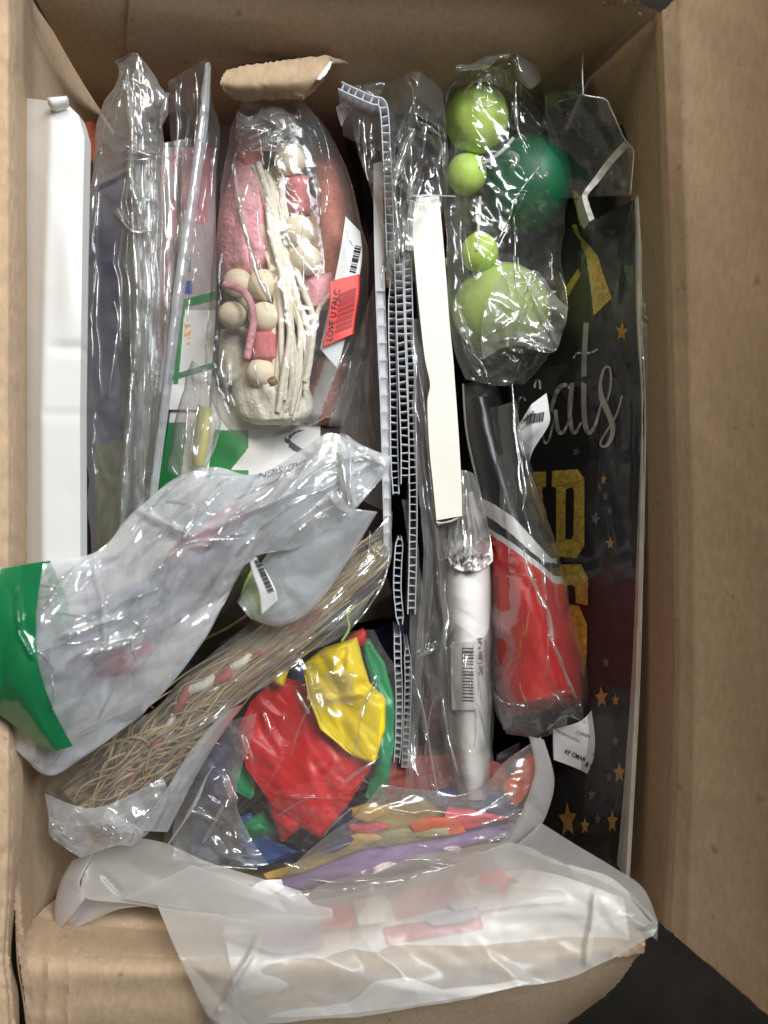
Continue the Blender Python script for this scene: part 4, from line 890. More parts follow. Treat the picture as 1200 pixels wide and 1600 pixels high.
loft('bag_film', [[(790, 62, .030), (812, 70, .030), (828, 58, .028)], [(806, 120, .024), (826, 140, .024), (845, 128, .020)]], M['smoke'], bb, step=2.4, crump=[(24, 3, 60, 1.4)], seed=175)
tube('bag_edge', [(788, 66, .027), (800, 90, .026), (814, 112, .024)], 1.1, M['seam'], bb, sides=5)

fold([(712, 106, .026), (740, 104, .028), (770, 92, .030), (796, 84, .031)], 14, bb, 51, amp=2.4)
fold([(790, 68, .031), (802, 90, .030), (814, 112, .028)], 3, bb, 52)
fold([(806, 128, .022), (806, 170, .020), (810, 206, .018), (824, 232, .018)], 5, bb, 53)
fold([(740, 148, .026), (752, 166, .027), (770, 164, .026)], 6, bb, 54)
fold([(796, 236, .020), (806, 250, .021), (800, 262, .020)], 12, bb, 55)
fold([(838, 268, .020), (848, 280, .020), (856, 266, .020)], 7, bb, 56)
fold([(846, 258, .018), (806, 310, .020), (792, 350, .018), (748, 425, .014)], 3, bb, 57)
fold([(802, 335, .018), (804, 380, .016), (806, 440, .014), (816, 466, .014)], 2.5, bb, 58)
fold([(838, 428, .014), (826, 448, .015), (818, 466, .014)], 3.5, bb, 59)
fold([(824, 545, .008), (840, 540, .010), (864, 550, .008)], 9, bb, 60)
fold([(716, 480, .010), (726, 520, .010), (738, 550, .006)], 12, bb, 61, 'smoke')
# ------------------------------------------------------------------ 8 black graduation sign leaning on the right wall
sg = thing('graduation_sign', 'tall black graduation sign with silver script, gold block letters and stars', 'sign', 900, 800, -.12)
X0, MM = .1325, .6
def sz(px, py=0):
    q = (px - 600) / F
    return (q * H - X0 + .02 * MM) / (MM + q)
def srow(pts): return [(x, y, sz(x)) for x, y in pts]
loft('upper_panel', [srow([(700, 212), (705, 260), (710, 300), (712, 352)]), srow([(862, 203), (866, 240), (868, 300), (870, 350)]), srow([(984, 195), (984, 216), (916, 300), (923, 344)])],
     [M['sign']], sg, step=4, smooth_u=False, crump=[(40, 2.5, 60, 1.5)], seed=181, thick=.003)
SG = loft('sign_face', [srow([(700, 350), (700, 500), (705, 640), (710, 900), (715, 1100), (730, 1330)]), srow([(924, 346), (926, 500), (930, 640), (928, 900), (922, 1100), (905, 1350)]),
                        srow([(1000, 306), (1001, 500), (1007, 640), (1002, 900), (996, 1100), (981, 1372)])],
          M['sign'], sg, step=5, crump=[(120, 1.2, 80, 2)], seed=182)
loft('sheet_edge', [[(x, y, .0215) for x, y in [(996, 306), (997, 500), (1003, 640), (998, 900), (992, 1100), (978, 1372)]], [(x, y, .022) for x, y in [(1002, 304), (1004, 500), (1010, 640), (1005, 900), (999, 1100), (984, 1372)]]],
     M['foamedge'], sg, step=3, thick=.02, crump=[(40, .5, 80, 2), (10, .2, 0, 1)], seed=183)
# sheared, bent strip of sheet edge in the notch
loft('sheet_edge', [[(982, 214, .012), (950, 248, .012), (928, 278, .011), (911, 302, .010), (912, 318, .010), (921, 346, .010)], [(990, 222, .012), (958, 255, .012), (936, 284, .011), (919, 304, .010), (920, 316, .010), (929, 342, .010)]],
     M['foamedge'], sg, step=2.2, thick=.012, crump=[(8, .8, 35, 1.2)], seed=184)
SZ = SG
def outl(name, pts, mat, off=.0009): return poly(name, pts, SG, M[mat], SG.o, off)
# gold letters
def block(name, outer, hole=None, mat='gold'):
    if hole is None: return outl(name, outer, mat)
    pts3 = [[Vector((x, y, 0)) for x, y in outer], [Vector((x, y, 0)) for x, y in hole]]
    tr = tessellate_polygon(pts3); al = np.array(outer + hole, float); z = SG.z(al[:, 0], al[:, 1]) + .0009; co = P(al[:, 0], al[:, 1], z); f = []
    for t in tr:
        a, b, c = [co[i] for i in t]; f.append(list(t) if np.cross(b - a, c - a)[2] > 0 else list(t)[::-1])
    return new_obj(name, co, f, M[mat], SG.o, smooth=False)
block('letter_D', [(863, 736), (902, 733), (913, 748), (913, 852), (901, 872), (861, 868), (863, 850), (869, 848), (869, 762), (862, 760)], [(884, 764), (894, 761), (897, 768), (896, 836), (892, 843), (883, 842)])
block('letter_R', [(822, 738), (853, 737), (853, 760), (847, 762), (853, 862), (842, 850), (832, 800), (822, 770)])
block('letter_S', [(874, 882), (908, 882), (919, 904), (918, 946), (900, 942), (899, 918), (893, 913), (884, 916), (885, 930), (880, 925), (876, 900)])
block('letter_S', [(886, 944), (905, 947), (917, 975), (917, 1020), (913, 1060), (900, 1030), (890, 985)])
# script
scr = [([(868, 646), (862, 640), (870, 612), (880, 602), (889, 604), (893, 612)], [3, 5, 7, 7, 5, 3]),
       ([(868, 640), (872, 672), (880, 675), (888, 658), (893, 630), (895, 598)], [5, 7, 5, 3, 4, 5]),
       ([(894, 598), (890, 640), (893, 668), (899, 676), (908, 660)], [6, 7, 7, 5, 3]),
       ([(916, 504), (913, 560), (912, 620), (914, 660), (920, 676), (930, 664), (938, 636), (942, 616)], [8, 8, 8, 8, 7, 5, 3, 2.5]),
       ([(896, 560), (902, 552), (914, 552), (926, 550), (934, 545)], [2.5, 3, 3.5, 3, 2.5]),
       ([(949, 626), (954, 604), (954, 580), (950, 573), (943, 578), (938, 600), (940, 620), (948, 640), (956, 660), (957, 678), (950, 694), (942, 698), (938, 692), (944, 680), (954, 664), (964, 646), (972, 618)], [2.5, 3, 3, 3.5, 4, 6, 9, 9, 8, 6, 4, 3, 2.5, 3, 3, 3]),
       ([(835, 606), (838, 595), (843, 596), (844, 608)], [3, 3, 3, 3]),
       ([(848, 680), (852, 692), (858, 686), (866, 655)], [3, 4, 3, 2.5]),
       ([(810, 640), (811, 625), (817, 620), (821, 626)], [3, 3, 3, 3])]
for p, w in scr: stroke('script_stroke', p, w, SG, M['silver'], SG.o, .0011)
# tassel
outl('tassel', [(893, 352), (900, 350), (906, 368), (921, 384), (934, 400), (944, 432), (956, 466), (928, 493), (922, 440), (916, 400), (904, 376)], 'gold')
poly('tassel', [(893, 296), (902, 300), (912, 330), (919, 352), (906, 352), (900, 325)], lambda x, y: sz(x) + .002, M['gold'], sg)
outl('tassel', [(903, 420), (908, 428), (888, 462), (880, 470), (878, 458)], 'gold')
for (x, y, r, m_, rot, sx) in [(972, 518, 16, 'orange_gold', .1, .62), (943, 749, 9, 'orange_gold', 0, .6), (954, 849, 10, 'orange_gold', 0, .65), (940, 1090, 17, 'orange_gold', -.1, .62), (962, 1094, 10, 'orange_gold', 0, .6),
                           (968, 1208, 17, 'orange_gold', 0, .6), (887, 1282, 29, 'orange_gold', -.05, .5), (914, 1291, 14, 'orange_gold', 0, .5), (957, 1284, 19, 'orange_gold', 0, .45),
                           (930, 810, 12, 'dim_silver', .3, .7), (953, 798, 8, 'dim_silver', .1, .7), (946, 775, 8, 'dim_silver', .1, .7), (947, 1035, 9, 'dim_silver', 0, .6), (962, 1158, 10, 'dim_silver', 0, .6), (925, 1242, 10, 'dim_silver', 0, .6), (934, 1280, 9, 'dim_silver', 0, .6), (901, 706, 8, 'dim_silver', .2, .8), (952, 1214, 8, 'dim_silver', .1, .6)]:
    outl('star', star_pts(x, y, r, rot, .45, sx), m_)
# sign bag
sgb = thing('sign_bag', 'thin clear bag pulled over the graduation sign, its peaked edge rising up', 'bag', 930, 500, -.03)
srr = lambda pts, off: [(x, y, sz(min(x, 1004)) + off) for x, y in pts]
W_sg = loft('bag_film', [srr([(790, 210), (790, 400), (800, 640), (840, 900), (860, 1100), (850, 1300)], .004), srr([(900, 204), (905, 400), (915, 640), (918, 900), (920, 1100), (915, 1340)], .0035), srr([(985, 198), (1004, 400), (1010, 640), (1005, 900), (999, 1100), (984, 1374)], .004)],
     M['clear_thin'], sgb, step=3.2, crump=[(55, 2.2, 80, 2.6), (18, .6, 75, 2.2)], seed=191, creases=[(940, 640, 936, 760, 4, 2.2), (955, 620, 965, 700, 4, 2), (990, 640, 994, 900, 5, 2), (985, 320, 960, 480, 5, 2)])
BE = [(912, 76, .031), (910, 110, .030), (911, 140, .029), (914, 149, .029), (945, 155, .028), (954, 170, .027), (966, 196, .026), (974, 214, .024), (984, 228, .024), (990, 236, .024), (988, 270, .024), (985, 305, .024)]
BL = [(850, 110, .012), (850, 130, .010), (850, 150, .008), (851, 165, .006), (852, 180, .004), (854, 195, .002), (856, 210, .0), (858, 225, -.002), (860, 240, -.004), (862, 255, -.006), (866, 280, -.008), (868, 310, -.008)]
loft('bag_top', [BL, BE], M['clear'], sgb, step=2.6, smooth_u=False, crump=[(36, 2.4, 60, 2), (14, .6, 30, 1)], seed=192)
tube('bag_edge', [(912, 76, .031), (910, 110, .030), (911, 140, .029), (914, 149, .029), (945, 155, .028), (954, 170, .027), (966, 196, .026), (974, 214, .024), (984, 228, .024), (990, 236, .024), (988, 270, .024), (985, 305, .024)], 1.2, M['seam'], sgb, sides=5, step=4)
loft('bag_flare', [[(1000, 460, .026), (1003, 520, .026), (1004, 560, .026), (1004, 600, .026)], [(1008, 470, .030), (1015, 520, .032), (1022, 570, .030), (1006, 600, .028)]], M['clear'], sgb, step=2, crump=[(10, 1.6, 40, 1.4)], seed=193)

# ------------------------------------------------------------------ 9 red banner roll
rb = thing('banner_roll', 'rolled black, white and red banner slanting in front of the black sign', 'banner', 830, 950, -.06)
def rollm(x, y, u, v):
    a = y - (786 + (x - 750) * .78)      # first white stripe
    m = np.zeros(len(x), int)
    d1 = y - np.interp(x, [740, 770, 800, 830, 860], [772, 787, 806, 838, 872]); m[(d1 > 0)] = 1
    d2 = y - np.interp(x, [740, 770, 800, 830, 850, 866], [795, 812, 835, 862, 878, 880]); m[(d2 > 0)] = 0
    d3 = y - np.interp(x, [740, 762, 800, 830, 850, 866], [812, 824, 848, 870, 886, 900]); m[(d3 > 0)] = 1
    d4 = y - np.interp(x, [740, 762, 800, 830, 850, 866], [818, 832, 858, 880, 896, 912]); m[(d4 > 0)] = 2
    m[(v < .05) & (y < 800)] = 1
    m[(v < .10) & (y > 900)] = 3  # left edge in darker red, film haze and shade put into the colour
    return m
RB = loft('banner_fabric', [[(722, 600, -.028), (728, 680, -.026), (750, 780, -.022), (766, 860, -.020), (770, 960, -.018), (772, 1060, -.018), (788, 1122, -.018)],
                       [(775, 590, -.034), (800, 680, -.030), (826, 760, -.026), (862, 850, -.022), (888, 940, -.020), (906, 1030, -.020), (914, 1100, -.020)]],
     [M['black'], M['white_card'], M['red'], M['dustred']], rb, step=1.6, bulge=.032, power=.55, back=.02, matf=rollm, crump=[(60, 2.2, 70, 3), (20, .4, 70, 2)], seed=201, ends=.06)
W_rb = loft('roll_wrapping', [[(728, 640, -.022), (748, 770, -.018), (764, 860, -.016), (766, 980, -.014), (766, 1080, -.014), (790, 1148, -.016)],
                       [(800, 630, .006), (816, 770, .014), (830, 860, .018), (842, 980, .020), (848, 1080, .016), (840, 1152, -.008)],
                       [(800, 620, -.02), (840, 760, -.018), (870, 860, -.016), (902, 980, -.014), (920, 1080, -.014), (905, 1128, -.014)]],
     M['clear'], rb, step=2.3, smooth_v=True, bulge=.006, crump=[(34, 2.2, 72, 3.4), (13, .7, 70, 2)], seed=202,
     creases=[(816, 700, 826, 790, 5, 5), (822, 855, 850, 950, 6, 6), (850, 950, 872, 1010, 7, 6), (860, 1000, 902, 1100, 6, 6), (768, 905, 850, 895, 3, 2), (845, 940, 852, 975, 7, 5)])
fold([(818, 860, .026), (826, 890, .028), (838, 920, .029)], 5, rb, 71)
fold([(834, 905, .029), (846, 940, .030), (856, 958, .030), (864, 1000, .029)], 9, rb, 72)
fold([(856, 985, .029), (874, 1030, .027), (888, 1064, .022), (902, 1092, .016)], 6, rb, 73)
fold([(800, 600, .008), (806, 680, .012), (820, 760, .018), (816, 800, .020)], 5, rb, 74)
loft('wrapping_end', [[(772, 1082, .002), (800, 1098, .006), (850, 1084, .012), (884, 1076, .012), (906, 1088, .006)], [(786, 1140, -.008), (815, 1150, -.004), (850, 1144, .0), (884, 1120, .004), (916, 1132, .0)]],
     M['clear'], rb, step=2.2, bulge=.006, crump=[(16, 3.4, 20, 1.4), (8, 1.2, 60, 1)], seed=203, creases=[(872, 1092, 912, 1130, 5, 5), (850, 1130, 914, 1128, 4, 3)])
# sticker by the sign
tg = thing('address_sticker', 'white printed sticker curling beneath the red banner roll', 'sticker', 900, 1180, -.02)
TG = loft('paper', [[(864, 1140, -.010), (864, 1165, -.012), (865, 1187, -.014)], [(905, 1128, -.004), (912, 1165, -.006), (915, 1208, -.012)], [(925, 1110, -.008), (940, 1170, -.008), (943, 1236, -.012)]], M['label'], tg, step=3, crump=[(40, .7, 30, 1)], seed=211, thick=.0003, smooth_v=True)
text('lettering', 'KF CMAR', (882, 1176), (7.6, 3.4), (3.0, -8.5), TG, M['ink'], TG.o, bold=.02)
text('lettering', '& R', (914, 1196), (8, 3.6), (3.4, -9.5), TG, M['ink'], TG.o, bold=.03)
text('lettering', 'Manufactured for', (868, 1142), (5.4, 2.6), (2, -6), TG, M['grey_ink'], TG.o)
text('lettering', 'CONN', (900, 1146), (7, 2.4), (2.4, -7), TG, M['grey_ink'], TG.o)
text('lettering', '0084', (925, 1180), (6, 3), (2, -6), TG, M['grey_ink'], TG.o)
# sticker on sign
lp = thing('barcode_sticker', 'folded white barcode sticker covering part of the silver script', 'sticker', 835, 670, -.02)
LP = loft('paper', [[(808, 668, -.004), (808, 690, -.006), (814, 705, -.010), (818, 722, -.016)], [(830, 632, .004), (832, 670, .002), (832, 690, -.004), (826, 726, -.014)], [(854, 614, .002), (858, 640, .002), (857, 665, .0), (828, 708, -.008)]], M['label'], lp, step=2.4, thick=.0003, smooth_v=False, crump=[(30, .5, 50, 2)], seed=213)
bars('barcode', (822, 663), (1, -.18), (2, -15), [1.5, 1, 1, 1, 2.5, 1, 1.2, 1, 3.5, 1, 1.5, 1, 1, 1, 2.4, 1.2, 1.2, 1, 1.6], LP, M['ink'], LP.o)
text('lettering', 'LPN 05', (812, 658), (7.2, -5.6), (4, 6.5), LP, M['ink'], LP.o, bold=.02)
text('lettering', '05-F9', (815, 668), (4.0, -3.0), (2, 4), LP, M['grey_ink'], LP.o)

# ------------------------------------------------------------------ 10 white rolled tablecloth
pr = thing('tablecloth_roll', 'rolled white plastic tablecloth with barcode label standing beside the red banner', 'tablecloth', 733, 1020, -.1)
PR = loft('roll_body', [[(698, 872, -.024), (694, 930, -.022), (696, 1000, -.022), (700, 1080, -.024), (704, 1180, -.028), (712, 1250, -.034)], [(769, 872, -.024), (770, 930, -.022), (768, 1000, -.022), (766, 1080, -.024), (766, 1180, -.028), (768, 1250, -.034)]],
     [M['white_paper'], M['tissue']], pr, step=2.4, bulge=.026, power=.5, back=.02, crump=[(30, 1.2, 10, 2), (12, .35, 20, 2)], seed=221)
loft('roll_end', [[(700, 848, -.014), (696, 862, -.008), (698, 880, -.004)], [(720, 834, -.014), (721, 860, -.004), (721, 892, .006)], [(748, 832, -.014), (748, 858, -.004), (746, 892, .006)], [(764, 844, -.014), (770, 862, -.008), (770, 878, -.004)]],
     [M['white_paper'], M['mauve'], M['grey_ink']], pr, step=1.7, smooth_v=True, crump=[(10, 4.4, 20, 1.6), (5, 1.6, 60, 1.2)], seed=222,
     matf=lambda x, y, u, v: np.where(facet(x / 3.2, y / 5., 4) > .45, 2, np.where(facet(x / 4., y / 6., 6) > .1, 1, 0)))
loft('gathered_film', [[(718, 735, .004), (712, 790, .0), (701, 830, -.002), (699, 862, -.002)], [(728, 735, .010), (728, 790, .008), (726, 830, .008), (726, 870, .010)], [(740, 740, .004), (756, 790, .0), (765, 830, -.004), (769, 862, -.002)]],
     M['bunched'], pr, step=1.9, smooth_v=True, crump=[(8, 3.0, 84, 8), (4.5, .8, 80, 5)], seed=230)
for k in range(5):
    x0 = 706 + k * 13
    loft('inner_fold', [[(722 + k * 3, 770, -.006), (714 + k * 8, 820, -.010), (x0, 872, -.008)], [(728 + k * 3, 770, -.012), (725 + k * 8, 820, -.020), (x0 + 10, 874, -.016)]], M['tissue'], pr, step=2.5, crump=[(9, 2.4, 70, 3)], seed=231 + k, xyamp=2.5)
PRL = loft('barcode_label', [[(706, 1003, .0005), (704, 1050, -.001), (706, 1110, -.004)], [(726, 1003, .0062), (726, 1050, .005), (726, 1110, .002)], [(745, 1000, .0062), (745, 1050, .005), (745, 1110, .002)]], M['label'], pr, step=3, smooth_v=True, thick=.0003)
bars('barcode', (722, 1012), (0, 1), (18, .6), [2, 2.5, 4, 2, 2, 2, 3, 3, 1.5, 2.5, 1.5, 5, 1.5, 4, 2, 2, 3, 3, 2, 3, 2, 3, 1.5, 3, 2, 3, 1.5, 3, 2, 4, 2, 3, 2, 3], PRL, M['ink'], PRL.o, .0009)
text('lettering', '54" x 108" | 1PC', (747, 996), (.3, 8.6), (8.6, -.3), PR, M['ink'], PR.o, .0016, bold=.02)
text('lettering', 'WHITE PLASTIC TABLECLOTH', (757, 1000), (.3, 6.4), (6.4, -.3), PR, M['grey_ink'], PR.o, .0016)
W_pr = loft('roll_wrapping', [[(692, 960, -.02), (686, 1060, -.02), (692, 1160, -.026), (700, 1255, -.03)], [(722, 985, .010), (722, 1060, .009), (728, 1160, .004), (732, 1262, -.008)], [(752, 1000, .009), (752, 1060, .008), (752, 1160, .002), (756, 1258, -.01)], [(772, 960, -.02), (774, 1060, -.02), (772, 1160, -.026), (772, 1250, -.03)]],
     M['smoke'], pr, step=2.4, smooth_v=True, crump=[(24, 2.0, 80, 2.6), (10, .6, 70, 2)], seed=224, creases=[(740, 1100, 762, 1165, 4, 3), (706, 1160, 742, 1180, 4, 2)])

# ------------------------------------------------------------------ 11 balloons in their bag
def flatballoon(label, A, B, mat, z, seed, th=.008, **k):
    o = loft('balloon', [[(x, y, z + (p[2] if len(p) > 2 else 0)) for p in A for x, y in [p[:2]]], [(x, y, z + (p[2] if len(p) > 2 else 0)) for p in B for x, y in [p[:2]]]], M[mat], None, step=2.8, bulge=th * .55, back=.003, power=.33, ends=.04, smooth_u=False, crump=[(64, 8.0, 40, 2), (26, 3.0, 60, 2.4), (10, .6, 50, 3)], seed=seed, hold=.35, xyamp=2.0, **k)
    tag(o.o, label, 'balloon', 'flat balloons in the clear bag'); return o
flatballoon('green deflated balloon curving down the right side of the yellow one', [(562, 1002), (575, 1040), (590, 1090), (592, 1140), (585, 1190), (570, 1245)], [(575, 996), (602, 1036), (617, 1090), (618, 1150), (610, 1200), (598, 1246)], 'balloon_green', -.016, 241)
flatballoon('small red balloon tip peeking above the yellow balloon', [(538, 1000), (560, 984), (568, 980)], [(556, 1012), (572, 1008), (574, 990)], 'balloon_red', -.012, 242)
flatballoon('red balloon underneath with its pointed corner at the bottom', [(395, 1200), (415, 1250), (438, 1318)], [(470, 1200), (480, 1260), (475, 1290)], 'balloon_red', -.012, 243)
flatballoon('large shiny red deflated balloon in the middle of the bag', [(432, 1058), (392, 1098), (371, 1140), (384, 1200), (430, 1262), (500, 1310)], [(500, 1070), (560, 1110), (590, 1160), (578, 1206), (545, 1258), (504, 1308)], 'balloon_red', -.004, 244, .010)
flatballoon('bright yellow crumpled balloon on top of the red one', [(508, 1012, .002), (474, 1036, .004), (482, 1090, .004), (500, 1140, .004), (540, 1172, .004), (582, 1195, .004)], [(556, 996, .002), (566, 1026, .004), (578, 1066, .004), (604, 1092, .004), (603, 1140, .004), (586, 1194, .004)], 'balloon_yellow', .004, 245, .010,
            creases=[(560, 1065, 600, 1095, 10, -4), (540, 1010, 530, 1050, 10, -4), (500, 1095, 580, 1080, 8, 2)])
flatballoon('pale yellow scrap of balloon left of the bright yellow one', [(430, 1045), (424, 1068)], [(452, 1046), (444, 1072)], 'balloon_yellow', .002, 246)
flatballoon('small green balloon corner left of the large red balloon', [(362, 1200), (368, 1235), (392, 1250)], [(378, 1192), (400, 1212), (398, 1240)], 'balloon_green', -.014, 247)
flatballoon('dark green balloon below and left of the red balloons', [(372, 1290), (380, 1320)], [(412, 1262), (440, 1300)], 'balloon_green', -.03, 248)
flatballoon('blue balloon spread along the bottom left of the bag', [(372, 1276), (374, 1310), (384, 1330), (400, 1356)], [(392, 1268), (405, 1296), (430, 1316), (470, 1332)], 'balloon_blue', -.026, 249)
flatballoon('dark blue balloon sliver beside the red ribbon', [(330, 1135), (320, 1200), (325, 1260)], [(352, 1140), (362, 1200), (352, 1260)], 'bluetis', -.022, 250)
bg_ = thing('balloon_bag', 'shiny clear bag with starry folds holding the flat balloons', 'bag', 470, 1190, -.03)
W_bl = loft('bag_film', [[(330, 1128, .012), (285, 1200, .008), (262, 1270, .004), (260, 1330, .004), (300, 1362, .004), (400, 1400, .002)],
                  [(430, 1040, .020), (400, 1140, .020), (370, 1220, .018), (355, 1290, .014), (380, 1340, .010), (450, 1375, .004)],
                  [(530, 990, .024), (540, 1100, .026), (510, 1200, .022), (470, 1260, .016), (480, 1310, .010), (520, 1345, .004)],
                  [(585, 985, .008), (622, 1060, .004), (625, 1150, .002), (615, 1220, .0), (600, 1265, .0), (600, 1320, .0)]],
     M['clear'], bg_, step=2.5, smooth_v=True, crump=[(60, 4.0, 40, 1.6), (24, 1.6, 70, 1.6), (9, .35, 30, 1.2)], seed=251,
     creases=[(345, 1212, 362, 1250, 8, 7), (362, 1250, 318, 1320, 8, 7), (295, 1265, 350, 1285, 7, 5), (350, 1285, 402, 1240, 6, 5), (402, 1240, 440, 1180, 4, 4), (440, 1180, 445, 1115, 4, 3), (300, 1357, 400, 1358, 5, 4), (375, 1150, 395, 1220, 6, 4), (460, 1080, 560, 1060, 6, 4),
              (440, 1245, 560, 1250, 4, 3), (475, 1120, 490, 1230, 5, 3), (590, 1060, 575, 1100, 5, 4), (410, 1110, 430, 1160, 5, 3)])
fold([(346, 1212, .022), (358, 1236, .022), (352, 1262, .022)], 14, bg_, 81)
fold([(354, 1250, .022), (336, 1284, .020), (316, 1318, .016)], 9, bg_, 82)
fold([(294, 1266, .018), (316, 1272, .019), (340, 1284, .020)], 8, bg_, 83)
fold([(302, 1358, .012), (350, 1355, .013), (402, 1358, .010)], 5, bg_, 85)
fold([(375, 1200, .020), (385, 1170, .022), (396, 1140, .024)], 6, bg_, 86, 'smoke')
fold([(462, 1078, .030), (474, 1100, .031), (482, 1116, .030)], 7, bg_, 87)
fold([(574, 1098, .016), (580, 1080, .016), (590, 1068, .014)], 6, bg_, 88)
loft('milky_side', [[(338, 1140, .008), (300, 1200, .004), (275, 1270, .002), (272, 1345, .004)], [(372, 1120, .012), (352, 1190, .010), (338, 1260, .008), (340, 1350, .006)], [(400, 1112, .008), (380, 1190, .004), (372, 1260, .0), (420, 1352, .002)]],
     M['milky_thin'], bg_, step=2.6, smooth_v=True, crump=[(40, 4.5, 60, 1.6), (15, 1.4, 30, 1.5)], seed=256, xyamp=4)
tag(loft('frosted_scrap', [[(480, 1068, .030), (520, 1050, .031), (555, 1048, .031)], [(478, 1092, .030), (520, 1100, .031), (556, 1102, .029)]], M['smoke'], None, step=2.3, crump=[(20, 2, 30, 1.4), (8, .5, 0, 1)], seed=252, xyamp=3).o,
    'small hazy torn film patch lying over the yellow balloon', 'film scrap')
# extra dark fill below
tag(loft('dark_fill', [[(300, 1120, -.06), (300, 1400, -.06)], [(640, 960, -.06), (640, 1400, -.06)]], [M['bluetis'], M['black']], None, step=10, crump=[(60, 6, 40, 1)], seed=253, thick=.08, matf=lambda x, y, u, v: (facet(x / 60., y / 60., 2) > 0).astype(int)).o,
    'dark blue and black fill sheet underneath the flat balloons', 'cloth')

# ------------------------------------------------------------------ 12 bag of coloured tissue
ct = thing('tissue_stack', 'folded sheets of lilac, mustard, coral, orange and blue tissue paper', 'tissue paper', 640, 1320, -.06)
def tis(A, B, mat, z, seed, b=.004): return loft('tissue_sheet', [[(x, y, z) for x, y in A], [(x, y, z) for x, y in B]], M[mat], ct, step=2.8, bulge=b * .3, thick=.0006, crump=[(34, 3.6, -10, 3), (11, 1.1, -8, 3.5)], seed=seed, xyamp=3.5)
tis([(590, 1205), (660, 1180), (770, 1190), (800, 1215)], [(590, 1270), (660, 1262), (760, 1262), (806, 1262)], 'dustred', -.026, 261)
tis([(660, 1236), (720, 1228), (790, 1240), (816, 1262)], [(700, 1262), (750, 1272), (796, 1280), (808, 1284)], 'bluetis', -.016, 262)
tis([(540, 1300), (580, 1262), (680, 1250), (720, 1262)], [(545, 1320), (600, 1300), (690, 1290), (760, 1290)], 'mustard', -.018, 263)
tis([(700, 1256), (740, 1266), (795, 1276)], [(690, 1290), (740, 1296), (790, 1280)], 'hotpink', -.010, 264)
tis([(545, 1288), (570, 1283), (612, 1290)], [(548, 1300), (575, 1306), (606, 1294)], 'hotpink', -.008, 265)
tis([(552, 1262), (580, 1256), (600, 1268)], [(550, 1276), (575, 1284), (598, 1276)], 'mustard', -.006, 266)
tis([(640, 1288), (680, 1276), (720, 1284)], [(650, 1308), (690, 1308), (728, 1300)], 'orangetis', -.009, 267, .0)
tis([(560, 1318), (600, 1298), (650, 1296), (700, 1290)], [(560, 1332), (600, 1322), (650, 1318), (700, 1306)], 'khaki', -.010, 268)
tis([(410, 1366), (470, 1345), (540, 1308), (580, 1296)], [(420, 1378), (490, 1360), (555, 1330), (600, 1310)], 'mustard', -.008, 269)
tis([(500, 1330), (530, 1312), (548, 1302)], [(520, 1332), (545, 1320), (556, 1310)], 'bluetis', -.004, 270)
tis([(420, 1380), (500, 1350), (600, 1318), (700, 1304), (800, 1286)], [(428, 1394), (510, 1384), (610, 1365), (710, 1330), (808, 1302)], 'purple', -.012, 271, .008)
tis([(822, 1178), (808, 1196), (800, 1214), (788, 1222), (786, 1236), (800, 1256)], [(836, 1182), (838, 1200), (832, 1222), (824, 1236), (816, 1250), (806, 1262)], 'orangetis', -.014, 272, .0)
tis([(775, 1180), (770, 1230), (780, 1262)], [(812, 1160), (806, 1210), (800, 1262)], 'plum', -.03, 273, .004)
tb = thing('tissue_bag', 'hazy clear bag with rounded right end around the coloured tissue', 'bag', 650, 1320, -.04)
W_ti = loft('bag_film', [[(600, 1225, .004), (660, 1235, .002), (740, 1235, .0), (800, 1180, -.002), (846, 1150, -.006)],
                  [(560, 1270, .012), (650, 1275, .012), (750, 1270, .010), (810, 1240, .006), (862, 1200, -.006)],
                  [(470, 1340, .012), (600, 1330, .012), (740, 1310, .010), (815, 1290, .006), (858, 1262, -.004)],
                  [(400, 1400, .008), (540, 1390, .008), (700, 1360, .008), (790, 1335, .004), (840, 1298, -.002)]],
     M['smoke'], tb, step=2.8, smooth_v=True, crump=[(40, 2.6, -8, 2.4), (15, .8, 0, 2)], seed=281, back=.022, hold=.4)
loft('bag_end', [[(826, 1150, .002), (836, 1200, .003), (826, 1240, .004), (808, 1282, .004), (780, 1318, .004)], [(850, 1156, -.004), (866, 1215, -.004), (858, 1262, -.002), (838, 1300, .0), (800, 1330, .002)]], M['frost2'], tb, step=3, bulge=.003, crump=[(20, .8, 60, 2)], seed=282)
loft('mesh_end', [[(398, 1388, .012), (470, 1392, .014), (560, 1378, .014), (640, 1362, .012), (720, 1342, .010)], [(415, 1420, .010), (470, 1440, .014), (560, 1420, .014), (640, 1392, .014), (740, 1352, .010)]], M['smoke'], tb, step=2.4, bulge=.003, crump=[(30, 1.6, -20, 2.5), (9, .4, 60, 1)], seed=283)
loft('card_corner', [[(392, 1388, .0155), (410, 1376, .017), (440, 1374, .0165)], [(396, 1404, .0145), (418, 1400, .0165), (444, 1388, .0165)]], M['white_paper'], tb, step=2.5, crump=[(14, 1, 0, 1)], seed=284, bulge=.001)

